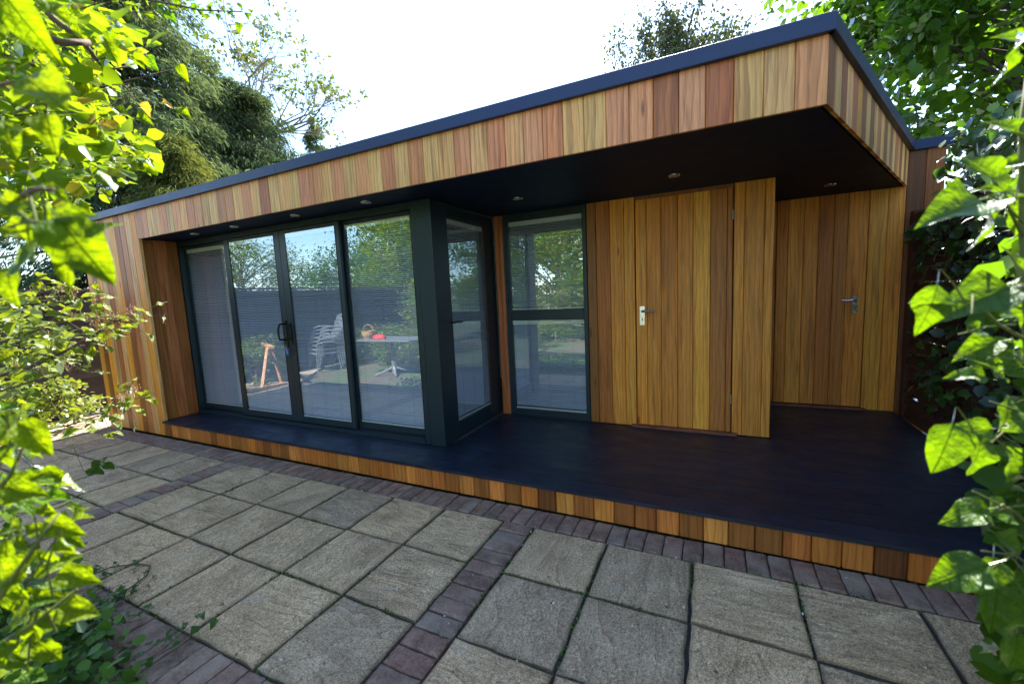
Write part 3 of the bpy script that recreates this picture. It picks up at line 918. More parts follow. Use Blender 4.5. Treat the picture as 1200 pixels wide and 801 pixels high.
def tree(name, label, base, c, r, nc, per, size, mat, seed, trunk_r=0.10, blob=0.35, tmpl=T4, bark='bark', group=None, cat='tree', down=0.25, lump=1.0, flat=0.8):
    rng = np.random.default_rng(seed)
    root = empty(name, base)
    tag(root, label, cat, group)
    base = np.array(base, float); c = np.array(c, float); r = np.array(r, float)
    cl = ellipsoid_pts(c, r, nc, rng)
    cl += rng.normal(0, 0.08, cl.shape) * r
    top = c + np.array([0, 0, r[2] * 0.55])
    tp = bez(base, (base + top) / 2 + rng.normal(0, 0.06, 3) * r, top, 9)
    MB().tube(tp, taper(trunk_r, trunk_r * 0.25, 9), 8).build('trunk', M[bark], root, smooth=True)
    lm = MB()
    tpa = np.array(tp)
    for q in cl:
        h = q[2] - np.linalg.norm((q - c)[:2]) * 0.6 - 0.2
        h = np.clip(h, base[2] + 0.3 * (c[2] - base[2]), top[2])
        j = int(np.argmin(abs(tpa[:, 2] - h)))
        s = tpa[j]
        mid = (s + q) / 2 + np.array([0, 0, 0.12 * np.linalg.norm(q - s)]) + rng.normal(0, 0.05, 3)
        lm.tube(bez(s, mid, q, 5), taper(trunk_r * 0.28, 0.006, 5), 5, False)
        for _ in range(3):
            e = q + rng.normal(0, blob * 0.8, 3)
            lm.tube([q, (q + e) / 2 + rng.normal(0, 0.03, 3), e], [0.007, 0.005, 0.003], 4, False)
    lm.build('limbs', M[bark], root, smooth=True)
    k = rng.uniform(0.4, 1.6, nc) ** lump
    idx = rng.choice(nc, int(nc * per), p=k / k.sum())
    off = rng.normal(0, 1, (len(idx), 3)) * np.array([1, 1, flat]) * (blob * rng.uniform(0.7, 1.2, nc)[idx])[:, None] * 0.55
    pts = cl[idx] + off
    ax = unit(off + 1e-6) * 0.6 + np.array([0, 0, -down])
    leaf_mass('crown', mat, pts, size, ax, unit(pts - c) * 0.5 + np.array([0, 0, 0.7]), rng, root, tmpl)
    return root


def conifer(name, label, base, h, rad, n, size, mat, seed, z0=0.4, group=None, power=0.75, arms=70, cat='conifer'):
    """drooping sprays along upswept arms round a straight stem"""
    rng = np.random.default_rng(seed)
    root = empty(name, base)
    tag(root, label, cat, group)
    base = np.array(base, float)
    MB().tube([base, base + np.array([0.05, 0, h * 0.5]), base + np.array([0, 0, h * 0.98])], [rad * 0.09, rad * 0.06, 0.01], 7).build('trunk', M['bark'], root, smooth=True)
    lm = MB(); pts = []; axs = []
    per = n // arms
    for i in range(arms):
        t = (i + rng.uniform(0, 1)) / arms
        z = z0 + (h - z0) * t
        L = rad * (1 - t) ** power * rng.uniform(0.65, 1.15) + 0.12
        a = rng.uniform(0, 2 * math.pi)
        o = np.array([math.cos(a), math.sin(a), 0])
        s = base + np.array([0, 0, z]); e = s + o * L + np.array([0, 0, -0.10 * L])
        mid = (s + e) / 2 + np.array([0, 0, 0.28 * L])
        cv = np.array(bez(s, mid, e, 7))
        lm.tube([tuple(p) for p in cv], taper(0.025 + 0.012 * L, 0.004, 7), 4, False)
        u = rng.beta(1.8, 1.1, per)
        seg = np.clip((u * 6).astype(int), 0, 5); w = (u * 6 - seg)[:, None]
        p = cv[seg] * (1 - w) + cv[seg + 1] * w
        spread = 0.09 + 0.20 * L * (0.35 + 0.65 * np.sin(np.pi * np.clip(u, 0.05, 0.98)))
        side = np.cross(o, [0, 0, 1])
        q = rng.normal(0, 1, per)
        p = p + side * (q * spread * 0.6)[:, None] + rng.normal(0, 0.05, (per, 3)) + np.array([0, 0, -1]) * (abs(rng.normal(0, 0.16, per)) * (0.5 + 0.3 * L))[:, None]
        pts.append(p)
        axs.append(o * 0.55 + side * (np.sign(q) * 0.35)[:, None] + np.array([0, 0, -0.75]))
    lm.build('limbs', M['bark'], root, smooth=True)
    leaf_mass('crown', mat, np.concatenate(pts), size, np.concatenate(axs), np.array([0, 0, 0.6]), rng, root, TS, 0.35, 0.7)
    return root


def grow(mb, p, d, L, r, lev, rng, tips, up=0.15, split=(2, 4), wob=0.18):
    pts = [p]; q = np.array(p, float); dd = unit(np.array(d, float))
    n = 4
    for i in range(n):
        dd = unit(dd + rng.normal(0, wob, 3) + np.array([0, 0, up * 0.3]))
        q = q + dd * L / n
        pts.append(tuple(q))
    mb.tube(pts, taper(r, r * 0.55, n + 1), 5 if lev < 2 else 4, False)
    if lev == 0:
        tips.append((q, dd)); return
    for i in range(rng.integers(*split)):
        k = rng.integers(2, n + 1)
        nd_ = unit(dd + rng.normal(0, 0.62, 3) + np.array([0, 0, up]))
        grow(mb, pts[k], nd_, L * rng.uniform(0.55, 0.85), r * 0.5, lev - 1, rng, tips, up, split, wob)


# ------------------------------------------------------------------ trees behind the garden room
conifer('weeping_conifer', 'broad blue green weeping conifer above the left end of the roof', (-8.0, 5.9, -0.05), 8.2, 3.1, 180000, 0.16, M['conifer'], 1, power=0.33, arms=260)
conifer('tall_conifer', 'tall dark conifer behind the lime leaves at the top left', (-7.4, 2.9, -0.05), 11.5, 3.0, 170000, 0.17, M['conifer'], 2, power=0.42, arms=240)
conifer('golden_conifer', 'lower olive gold conifer between fence and weeping conifer', (-4.6, 2.6, -0.05), 5.0, 1.6, 70000, 0.12, M['conifer_g'], 3, power=0.5, arms=110)
conifer('young_conifer', 'small distant blue conifer right of the bare branched tree', (-8.6, 9.6, -0.05), 8.6, 1.3, 24000, 0.15, M['conifer'], 4, power=0.7, arms=70)
tree('green_hedge_tree', 'dark green bushy tree behind the left corner of the garden room', (-4.0, 5.2, -0.05), (-4.2, 4.8, 2.2), (1.3, 1.6, 1.7), 60, 260, 0.07, M['leaf_green_m'], 31, blob=0.4)

bt = empty('pollarded_tree', (-9.3, 7.3, -0.05))
tag(bt, 'sparse pollarded tree with bare branches and a few young leaves', 'tree')
rg_ = np.random.default_rng(23)
mb = MB(); tips = []
b0 = np.array([-9.3, 7.3, -0.05])
MB().tube([b0, b0 + np.array([0.2, 0, 3]), b0 + np.array([0.2, 0.1, 7.6])], [0.26, 0.22, 0.16], 8).build('trunk', M['bark'], bt, smooth=True)
right = R_CAM[:, 0]
for dx, up_, L in [(-0.7, 1, 1.8), (-0.3, 1.1, 1.5), (0.1, 1.1, 1.5), (0.5, 0.9, 1.7), (0.9, 0.6, 1.9), (1.2, 0.25, 2.0), (1.2, 0.0, 2.0), (-0.9, 0.8, 1.6), (0.8, 0.3, 1.8)]:
    grow(mb, tuple(b0 + np.array([0.2, 0.1, 7.4])), right * dx + np.array([0, rg_.normal(0, 0.3), up_]), L, 0.05, 3, rg_, tips, 0.12, (3, 5), 0.14)
mb.build('limbs', M['bark_pale'], bt, smooth=True)
tp = np.array([t[0] for t in tips]); keep = rg_.random(len(tp)) < 0.5
pp = np.repeat(tp[keep], 14, 0) + rg_.normal(0, 0.10, (keep.sum() * 14, 3))
leaf_mass('crown', M['leaf_far'], pp, 0.15, np.array([0, 0, -0.3]), np.array([0, 0, 0.6]), rg_, bt, T4, 0.7, 0.7)

tree('birch_tree', 'distant birch crown with fine drooping twigs behind the roof', (4.5, 16.6, -0.05), (4.3, 16.6, 9.9), (2.9, 2.0, 2.3), 95, 150, 0.16, M['leaf_birch'], 5, 0.2, 0.42, T4, 'bark', down=0.9, lump=1.6, flat=1.4)

# ------------------------------------------------------------------ leaves as objects
def leaf_mesh(name, mat, wf=0.33, tip=1.0, curl=0.15, fold=0.12, wav=0.0, seed=0):
    r = random.Random(seed)
    v, f = [], []
    nr = 8
    for i in range(nr + 1):
        t = i / nr
        hw = wf * (math.sin(math.pi * min(t ** 0.72, 1)) ** 0.85) * (1 - 0.25 * t * tip) * 1.05 if 0 < i < nr else 0.004
        cz = -curl * t * t
        for k in (-1, -0.5, 0, 0.5, 1):
            x = hw * k
            z = cz + fold * abs(k) * hw * 2 - 0.25 * fold * (k * hw * 2) ** 2 + wav * math.sin(t * 9 + k * 2 + seed) * abs(k) * hw
            v.append((x, t, z))
    for i in range(nr):
        for k in range(4):
            a = i * 5 + k
            f.append((a, a + 1, a + 6, a + 5))
    # petiole
    b = len(v)
    for yy_, rr in ((-0.32, 0.006), (0.02, 0.009)):
        for a in range(3):
            v.append((rr * math.cos(a * 2.094), yy_, rr * math.sin(a * 2.094) - (0.05 if yy_ < 0 else 0)))
    f += [(b + a, b + (a + 1) % 3, b + 3 + (a + 1) % 3, b + 3 + a) for a in range(3)]
    return mk_mesh(name, v, f, mat, True)


def leaf_set(key, n, wf, tip, seed):
    r = random.Random(seed)
    return [leaf_mesh('leaf', M[key], wf * r.uniform(0.88, 1.12), tip, r.uniform(0.05, 0.5), r.uniform(0.05, 0.4), r.uniform(0.1, 0.6), seed * 10 + i) for i in range(n)]


LEAF = dict(lime=leaf_set('leaf_lime', 7, 0.36, 1.0, 1), yellow=leaf_set('leaf_yellow', 2, 0.36, 1.0, 2), shrub=leaf_set('leaf_shrub', 5, 0.30, 0.8, 3),
            green=leaf_set('leaf_green', 5, 0.36, 1.0, 4), ivy=leaf_set('leaf_ivy', 5, 0.44, 1.2, 5), right=leaf_set('leaf_right', 6, 0.34, 1.1, 6))


def frame_from(axis, normal):
    a = Vector(axis).normalized(); n = Vector(normal)
    n = n - a * n.dot(a)
    n = n.normalized() if n.length > 1e-5 else a.orthogonal().normalized()
    b = a.cross(n)
    return Matrix((b, a, n)).transposed()


def leaf(parent, kind, p, axis, normal, L):
    me = rnd.choice(LEAF[kind])
    o = bpy.data.objects.new('leaf', me)
    m3 = frame_from(axis, normal)
    m = Matrix.Translation(Vector(p)) @ (m3 @ Matrix.Diagonal((L, L, L))).to_4x4()
    WM[o] = m
    o.parent = parent
    o.matrix_parent_inverse = WM[parent].inverted()
    o.matrix_basis = m
    COL.objects.link(o)
    return o


RT, FW, UP = (Vector(R_CAM[:, i]) for i in range(3))


def hero(parent, kind, u, v, px, ang, D, tilt=0.3, facing=0.7):
    """a leaf centred near (u, v) at distance D, tip pointing along ang (degrees, image plane)"""
    L = 0.9 * px / FPX * D
    a = math.radians(ang)
    ax = (RT * math.cos(a) + UP * math.sin(a) - FW * tilt * rnd.uniform(-1, 1)).normalized()
    no = -FW * facing + Vector((0, 0, 0.5)) + RT * rnd.uniform(-0.4, 0.4) + UP * rnd.uniform(-0.2, 0.4)
    c = Vector(at(u, v, D))
    return leaf(parent, kind, c - ax * L * 0.5, ax, no, L), c - ax * L * 0.82


def twig_pts(mb, pts, r0, r1):
    mb.tube(pts, taper(r0, r1, len(pts)), 6, True)


# ---- upper left: overhanging lime green tree
lt = empty('overhanging_tree', (1.2, -2.9, -0.05))
tag(lt, 'young tree with lime green leaves overhanging the upper left foreground', 'tree')
MB().tube(bez((1.2, -2.9, -0.05), (1.3, -2.7, 1.6), tuple(at(-260, -160, 2.2)), 8), taper(0.07, 0.035, 8), 8).build('trunk', M['bark_red'], lt, smooth=True)
br = MB()
branches = [([(-260, -160, 2.2), (-60, -20, 1.5), (20, 22, 1.2), (45, 42, 1.15), (75, 50, 1.15), (105, 50, 1.2)], 0.016, 0.009),
            ([(-260, -160, 2.2), (-80, -60, 1.6), (40, -12, 1.35), (62, 22, 1.3), (95, 46, 1.35), (115, 72, 1.4)], 0.014, 0.006),
            ([(-200, 0, 2.1), (-40, 40, 1.7), (10, 66, 1.6), (60, 84, 1.6), (105, 86, 1.6), (150, 78, 1.65)], 0.009, 0.003),
            ([(-200, -80, 2.1), (40, -30, 1.9), (130, -8, 1.8), (185, 2, 1.8), (235, 12, 1.8), (285, 14, 1.85)], 0.008, 0.002),
            ([(-200, 100, 2.1), (-40, 160, 1.8), (40, 172, 1.8), (100, 172, 1.8), (160, 168, 1.8)], 0.008, 0.002),
            ([(-200, 60, 2.1), (-20, 110, 1.7), (60, 112, 1.7), (130, 100, 1.7), (200, 82, 1.75)], 0.008, 0.002),
            ([(-160, 160, 1.2), (-40, 210, 0.75), (10, 240, 0.62), (40, 222, 0.58), (62, 222, 0.56)], 0.007, 0.003),
            ([(-160, 100, 1.2), (-50, 120, 0.8), (0, 100, 0.65), (22, 95, 0.6)], 0.006, 0.002)]
for pth, r0, r1 in branches:
    twig_pts(br, [tuple(at(*q)) for q in pth], r0, r1)
stems = MB()
for u, v, px, ang, D in [(54, 108, 82, -35, 0.60), (58, 155, 52, -75, 0.60), (9, 160, 52, -60, 0.62), (32, 30, 70, -62, 0.70), (66, 12, 40, -40, 0.8), (8, 20, 60, -80, 0.7),
                         (36, 288, 62, -150, 0.56), (74, 250, 58, 20, 0.56), (98, 292, 96, -55, 0.56), (78, 312, 50, -95, 0.57), (14, 308, 62, -160, 0.56), (6, 240, 52, 150, 0.58), (66, 224, 30, -30, 0.57),
                         (8, 334, 50, -80, 0.6), (48, 262, 44, -20, 0.58), (112, 268, 50, 60, 0.6), (20, 270, 50, 170, 0.6)]:
    o, e = hero(lt, 'lime', u, v, px, ang, D)
    q = Vector(at(u - 40 if u > 40 else u - 25, v - 22, D * 1.04))
    stems.tube([e, (e + q) / 2 + Vector((0, 0, 0.006)), q], [0.0016, 0.002, 0.0024], 5, False)
nl = 0
for u, v, px, ang, D, kd in [(152, 19, 16, -90, 1.8, 'lime'), (280, 32, 15, -90, 1.85, 'lime'), (215, 131, 20, -35, 1.7, 'lime'), (172, 127, 18, -100, 1.7, 'yellow'), (196, 122, 12, -10, 1.7, 'yellow'),
                             (214, 84, 20, -70, 1.75, 'lime'), (195, 70, 16, 0, 1.75, 'lime'), (178, 74, 22, -60, 1.75, 'green'), (178, 52, 20, 10, 1.75, 'lime'), (160, 76, 20, 5, 1.7, 'lime'), (200, 20, 18, -60, 1.8, 'green'),
                             (175, 20, 16, -50, 1.8, 'lime'), (238, 15, 12, -100, 1.85, 'green'), (256, 20, 10, -80, 1.85, 'green'), (186, 6, 14, -40, 1.8, 'green'), (213, 3, 12, 10, 1.8, 'lime'), (290, 18, 9, -70, 1.85, 'green'),
                             (284, 12, 8, 20, 1.85, 'lime'), (247, 8, 12, 30, 1.85, 'lime'), (228, 10, 13, -110, 1.8, 'green'), (148, 10, 18, 60, 1.75, 'lime'), (165, 190, 16, -40, 1.8, 'lime'), (150, 200, 18, -30, 1.8, 'lime'), (168, 195, 20, -60, 1.8, 'lime')]:
    hero(lt, kd, u, v, px, ang, D, 0.4); nl += 1
for i in range(26):
    t = rnd.uniform(0, 1)
    hero(lt, rnd.choice(('lime', 'lime', 'green')), 120 + 165 * t, -6 + 16 * t + rnd.gauss(2, 7), rnd.uniform(11, 17) * (1.1 - 0.4 * t), rnd.uniform(-130, 30), 1.82, 0.5); nl += 1
# scattered leaves: density falls off to the right
cnt = 0; mass = []
while cnt < 3600:
    u = rnd.uniform(-140, 185); v = rnd.uniform(-90, 245)
    lim = 150 + 25 * math.sin(v * 0.045) - max(0, (60 - v)) * 0.8 - max(0, v - 190) * 0.5
    if u > lim + rnd.uniform(-30, 15): continue
    if 45 < v < 70 and 60 < u < 130 and rnd.random() < 0.6: continue
    if rnd.random() < 0.25 * math.sin(u * 0.11 + v * 0.07) + 0.28: continue
    D = rnd.uniform(1.3, 3.0)
    p = at(u, v, D)
    cnt += 1
    if u > 20 and v > 5 and nl < 290 and rnd.random() < 0.4:
        ax = Vector((rnd.gauss(0.35, 0.6), rnd.gauss(0.15, 0.6), rnd.gauss(-0.35, 0.4)))
        no = Vector((rnd.gauss(0, 0.45), rnd.gauss(-0.25, 0.45), 0.8))
        leaf(lt, 'lime', p, ax, no, rnd.uniform(0.05, 0.078) * (0.85 + 0.1 * D)); nl += 1
    else:
        mass.append(p)
leaf_mass('foliage', M['leaf_lime_m'], np.array(mass), 0.072, np.array([0.4, 0.1, -0.35]), np.array([0, -0.2, 0.8]), RNG, lt, TR, 0.55, 0.45)
for i in range(150):
    u = rnd.uniform(-60, 150); v = rnd.uniform(0, 225); D = rnd.uniform(1.4, 2.3)
    p0 = Vector(at(u, v, D)); p1 = p0 + Vector((rnd.gauss(0.08, 0.07), rnd.gauss(0, 0.07), rnd.gauss(0.0, 0.05)))
    br.tube([p0, (p0 + p1) / 2 + Vector((0, 0, 0.01)), p1], [0.0022, 0.0017, 0.001], 4, False)
br.build('branches', M['bark_red'], lt, smooth=True)
stems.build('leaf_stalks', M['stem'], lt, smooth=True)['kind'] = 'stuff'

# ---- middle left: flowering shrub
ms = empty('flowering_shrub', (1.6, -2.2, -0.05))
tag(ms, 'yellow green shrub with small bud clusters reaching towards the left wall', 'shrub')
br = MB(); bu = MB()
nl = 0; mass = []
paths = [([(-170, 520, 2.0), (-40, 450, 1.8), (30, 432, 1.75), (75, 412, 1.75), (105, 395, 1.75), (128, 382, 1.8)], 0.011, 0.003),
         ([(-170, 520, 2.0), (-60, 420, 1.8), (20, 395, 1.8), (70, 378, 1.8), (110, 372, 1.85), (150, 378, 1.9)], 0.008, 0.002),
         ([(-170, 520, 2.0), (-60, 400, 1.9), (10, 360, 1.9), (60, 352, 1.9), (92, 350, 1.95)], 0.008, 0.002),
         ([(-120, 540, 2.1), (20, 510, 2.0), (80, 498, 2.0), (118, 486, 2.0), (140, 468, 2.0), (152, 474, 2.0)], 0.006, 0.002),
         ([(-170, 520, 2.0), (-40, 470, 1.7), (40, 446, 1.7), (92, 436, 1.75)], 0.006, 0.002)]
for pth, r0, r1 in paths:
    P = [at(*q) for q in pth]
    twig_pts(br, [tuple(p) for p in P], r0, r1)
    P = np.array(P)
    for i in range(46 if len(pth) > 4 else 22):
        t = rnd.uniform(0.35, 1.0) * (len(P) - 1); k = min(int(t), len(P) - 2); w = t - k
        if k < 2 and rnd.random() < 0.3: continue
        p = P[k] * (1 - w) + P[k + 1] * w
        s = rnd.choice((-1, 1))
        d = P[k + 1] - P[k]
        off = np.array([rnd.gauss(0, 0.05), rnd.gauss(0, 0.05), rnd.gauss(0.01, 0.045)])
        q = p + off
        br.tube([tuple(p), tuple((p + q) / 2), tuple(q)], [0.0018, 0.0014, 0.001], 4, False)
        leaf(ms, 'shrub', q, Vector(d).normalized() * 0.6 + Vector((rnd.gauss(0, 0.6), rnd.gauss(0, 0.6), rnd.gauss(-0.1, 0.3))), Vector((rnd.gauss(0, 0.35), rnd.gauss(-0.2, 0.35), 0.9)), rnd.uniform(0.045, 0.068)); nl += 1
    for c in range(5):
        e = P[-1] + np.array([rnd.gauss(0, 0.05), rnd.gauss(0, 0.04), rnd.uniform(0.0, 0.05)]) - (P[-1] - P[-2]) * rnd.uniform(0, 0.9)
        for b in range(7):
            q = e + np.array([rnd.gauss(0, 0.012), rnd.gauss(0, 0.012), rnd.uniform(0.01, 0.035)])
            bu.tube([tuple(e), tuple(q)], [0.0008, 0.0008], 3, False)
            bu.tube([tuple(q), tuple(q + np.array([0, 0, 0.005]))], [0.0028, 0.0015], 5)
for i in range(1100):
    u = rnd.uniform(-120, 92); v = rnd.uniform(345, 475)
    if u > 60 + 30 * math.sin(v * 0.05): continue
    mass.append(at(u, v, rnd.uniform(1.8, 2.6)))
leaf_mass('foliage', M['leaf_shrub_m'], np.array(mass), 0.06, np.array([0.3, 0, -0.1]), np.array([0, -0.2, 0.9]), RNG, ms, TR, 0.6, 0.4)
br.build('branches', M['bark_red'], ms, smooth=True)
bu.build('flower_buds', M['bud'], ms)['kind'] = 'stuff'

# ---- small shrubs beside the lap fence
for nm, lb, c, r, nc, per, sd in [('low_shrub', 'small yellow green shrub on the sunny bed by the lap fence', (-2.25, -0.55, 0.32), (0.42, 0.5, 0.36), 30, 70, 61),
                                  ('bed_shrub', 'leafy shrub in the bed further along the lap fence', (-2.45, -1.7, 0.42), (0.4, 0.55, 0.42), 30, 70, 62)]:
    tree(nm, lb, (c[0], c[1], -0.02), c, r, nc, per, 0.055, M['leaf_shrub_m'], sd, 0.015, 0.13, TR, 'bark_red', 'shrubs in the sunny bed', 'shrub')

# ---- lower left foreground: leafy climber close to the camera
ll = empty('leafy_climber', (3.9, -2.5, -0.05))
tag(ll, 'bright green leafy climber filling the lower left foreground', 'climber')
br = MB()
for pth, r0, r1 in [([(-150, 900, 0.9), (-60, 760, 0.75), (0, 700, 0.68), (40, 640, 0.66), (70, 600, 0.68)], 0.006, 0.002), ([(-150, 900, 0.9), (-40, 780, 0.75), (40, 730, 0.7), (90, 690, 0.7)], 0.005, 0.002),
                    ([(-150, 700, 0.9), (-40, 610, 0.7), (10, 560, 0.66), (30, 520, 0.66)], 0.005, 0.002), ([(-150, 900, 0.9), (-120, 700, 1.2), (0, 604, 1.15), (40, 598, 1.1), (70, 594, 1.1), (84, 586, 1.1)], 0.004, 0.0025)]:
    twig_pts(br, [tuple(at(*q)) for q in pth], r0, r1)
sk_ = MB()
twig_pts(sk_, [tuple(at(*q)) for q in [(-60, 470, 1.7), (18, 526, 1.6), (40, 548, 1.6), (54, 566, 1.55), (78, 573, 1.5)]], 0.007, 0.005)
sk_.build('dry_stem', M['bark_pale'], ll, smooth=True)
for u, v, px, ang, D in [(40, 512, 64, -50, 0.66), (30, 576, 58, -20, 0.66), (14, 540, 46, -100, 0.66), (72, 618, 50, -25, 0.68), (80, 642, 42, -80, 0.68), (20, 664, 64, 40, 0.68), (88, 676, 54, -15, 0.7), (92, 716, 60, -10, 0.7),
                         (58, 762, 44, -50, 0.72), (18, 720, 54, 200, 0.68), (10, 618, 40, 180, 0.66), (50, 700, 40, 10, 0.74), (60, 726, 40, -20, 0.74), (22, 690, 44, -60, 0.74), (8, 500, 54, 100, 0.66), (34, 560, 40, 30, 0.7),
                         (6, 580, 44, -90, 0.68), (6, 650, 44, -80, 0.7), (36, 745, 48, -100, 0.72), (12, 770, 54, -60, 0.7), (62, 655, 34, -100, 0.76), (40, 620, 30, 150, 0.76), (24, 636, 34, -30, 0.76), (74, 700, 30, 30, 0.8)]:
    o, e = hero(ll, 'lime', u, v, px * 0.86, ang, D)
    q = Vector(at(u - 26, v + 24, D * 1.03))
    br.tube([e, (e + q) / 2, q], [0.0014, 0.0018, 0.002], 4, False)
for i in range(210):
    u = rnd.uniform(-60, 96); v = rnd.uniform(480, 830)
    if u > 60 + 34 * math.sin((v - 470) * 0.011): continue
    D = rnd.uniform(0.75, 1.15)
    leaf(ll, 'lime' if rnd.random() < 0.75 else 'green', at(u, v, D), (rnd.gauss(0.4, 0.5), rnd.gauss(0.3, 0.5), rnd.gauss(-0.2, 0.5)), (rnd.gauss(0, 0.4), rnd.gauss(-0.3, 0.4), 0.8), rnd.uniform(0.03, 0.055))
br.build('stems', M['stem'], ll, smooth=True)
tw = empty('drooping_twig', tuple(at(118, 545, 2.2)))
MB().tube([tuple(at(*q)) for q in [(60, 470, 2.2), (85, 520, 2.2), (98, 552, 2.2), (112, 548, 2.2), (128, 540, 2.2)]], taper(0.002, 0.001, 5), 4).build('stem', M['stem'], tw)
tag(tw, 'thin twig with four small leaves hanging over the left slabs', 'twig')
for u, v, a in [(106, 552, 175), (112, 543, 160), (122, 540, 60), (128, 546, -20), (116, 552, -30)]:
    hero(tw, 'green', u, v, 15, a, 2.2)

# ---- ground ivy at the lower left patio edge
gi = empty('ground_ivy', (2.9, -1.75, 0))
tag(gi, 'dark ivy creeping over the front brick edge at the lower left', 'ivy')
n_ = 0; mass = []
st = MB()
for i in range(26):
    p = np.array([rnd.uniform(1.6, 3.3), rnd.uniform(-2.1, -1.85), 0.02])
    pts = [tuple(p)]
    a = rnd.uniform(0.2, 1.9)
    for k in range(7):
        a += rnd.gauss(0, 0.35)
        p = p + np.array([math.cos(a) * 0.055, math.sin(a) * 0.055, rnd.gauss(0, 0.008)])
        p[2] = min(max(p[2], 0.012), 0.10)
        pts.append(tuple(p))
        for j in range(3):
            q = p + np.array([rnd.gauss(0, 0.03), rnd.gauss(0, 0.03), rnd.uniform(0.01, 0.05)])
            if n_ < 290 and p[1] > -2.25:
                leaf(gi, 'ivy', q, (rnd.gauss(0, 1), rnd.gauss(0, 1), rnd.gauss(0, 0.25)), (rnd.gauss(0, 0.35), rnd.gauss(0, 0.35), 1), rnd.uniform(0.028, 0.05)); n_ += 1
    st.tube(pts, taper(0.003, 0.0012, len(pts)), 4)
st.build('stems', M['bark_red'], gi, smooth=True)
m_ = np.stack([RNG.uniform(0.6, 3.5, 1800), RNG.uniform(-2.7, -1.83, 1800), RNG.uniform(0.0, 0.16, 1800)], 1)
m2 = np.stack([RNG.uniform(1.4, 3.15, 1500), RNG.uniform(-2.3, -1.74, 1500), abs(RNG.normal(0, 0.10, 1500))], 1)
m_ = np.concatenate([m_, m2])
leaf_mass('foliage', M['leaf_gi_m'], m_, 0.05, np.array([0, 0, -0.1]), np.array([0, 0, 1.0]), RNG, gi, TR, 0.9, 0.45)

# a trailing ivy runner over one slab
tr_ = empty('ivy_runner', (2.5, -1.45, 0))
tag(tr_, 'thin ivy runner curling across a slab near the front bricks', 'ivy')
rp = [(75, 690), (100, 676), (130, 664), (160, 660), (176, 662), (172, 674), (150, 690), (138, 696)]


def on_ground(u, v, z=0.008):
    q = R_CAM @ np.array([(u - 600) / FPX, 1, -(v - 400.5) / FPX])
    return C_CAM + q * ((z - C_CAM[2]) / q[2])


MB().tube([tuple(on_ground(*q)) for q in rp], 0.0035, 5).build('stem', M['bark_red'], tr_, smooth=True)
for i in range(16):
    u, v = rp[rnd.randrange(len(rp))]
    leaf(tr_, 'ivy', on_ground(u + rnd.gauss(0, 6), v + rnd.gauss(0, 4), 0.015), (rnd.gauss(0, 1), rnd.gauss(0, 1), 0.1), (rnd.gauss(0, 0.4), rnd.gauss(0, 0.4), 1), rnd.uniform(0.02, 0.035))

# ---- right foreground climber
rc = empty('foreground_ivy', (6.4, -1.9, -0.05))
tag(rc, 'backlit bright green leaves on a stem along the right foreground edge', 'climber')
br = MB()
for pth, r0, r1 in [([(1330, 900, 1.1), (1240, 700, 0.9), (1215, 520, 0.85), (1205, 400, 0.82), (1200, 280, 0.8), (1198, 150, 0.8), (1215, 20, 0.85)], 0.010, 0.005),
                    ([(1215, 520, 0.85), (1190, 480, 0.8), (1160, 470, 0.78)], 0.003, 0.0015), ([(1205, 400, 0.82), (1170, 380, 0.8), (1128, 338, 0.78)], 0.004, 0.002),
                    ([(1230, 640, 0.9), (1190, 600, 0.8), (1140, 575, 0.78)], 0.003, 0.0015), ([(1230, 680, 0.9), (1190, 650, 0.8), (1150, 645, 0.78)], 0.003, 0.0015),
                    ([(1200, 280, 0.8), (1180, 240, 0.78), (1150, 232, 0.76)], 0.003, 0.0015)]:
    twig_pts(br, [tuple(at(*q)) for q in pth], r0, r1)
for u, v, px, ang, D in [(1126, 240, 96, 186, 0.74), (1160, 268, 56, -70, 0.76), (1158, 200, 66, 120, 0.78), (1148, 347, 88, 195, 0.74), (1092, 362, 66, -105, 0.72), (1192, 306, 44, 100, 0.78), (1150, 386, 46, 10, 0.8),
                         (1146, 408, 50, 200, 0.82), (1168, 430, 58, -20, 0.8), (1136, 438, 46, 170, 0.78), (1108, 526, 70, -108, 0.74), (1134, 505, 54, 190, 0.76), (1146, 538, 48, -100, 0.78), (1138, 600, 62, 185, 0.76), (1180, 596, 54, 10, 0.8),
                         (1124, 672, 74, 205, 0.74), (1160, 676, 56, -120, 0.76), (1168, 712, 70, -105, 0.76), (1184, 736, 50, -60, 0.8), (1192, 768, 60, -90, 0.8), (1184, 484, 54, 60, 0.8), (1192, 44, 46, 150, 0.82), (1190, 66, 56, -80, 0.8),
                         (1186, 150, 58, 130, 0.8), (1192, 190, 50, 170, 0.8), (1190, 366, 50, -40, 0.8), (1190, 545, 50, -80, 0.82), (1188, 640, 50, -40, 0.82), (1176, 222, 56, 160, 0.8), (1196, 250, 60, -60, 0.82), (1100, 352, 46, 150, 0.72)]:
    o, e = hero(rc, 'right', u, v, px, ang, D)
    q = Vector(at(min(u + 40, 1212), v - 6, D * 1.02))
    br.tube([e, (e + q) / 2 + Vector((0, 0, 0.005)), q], [0.0014, 0.0018, 0.0022], 4, False)
mass = []
while len(mass) < 400:
    u = rnd.uniform(1120, 1290); v = rnd.uniform(200, 840); D = rnd.uniform(1.0, 1.5)
    if u < 1168 + 16 * math.sin(v * 0.03) + rnd.uniform(-14, 20): continue
    mass.append(at(u, v, D))
leaf_mass('foliage', M['leaf_green_m'], np.array(mass), 0.075, np.array([-0.4, 0, -0.4]), np.array([0, -0.3, 0.8]), RNG, rc, TR, 0.55, 0.45)
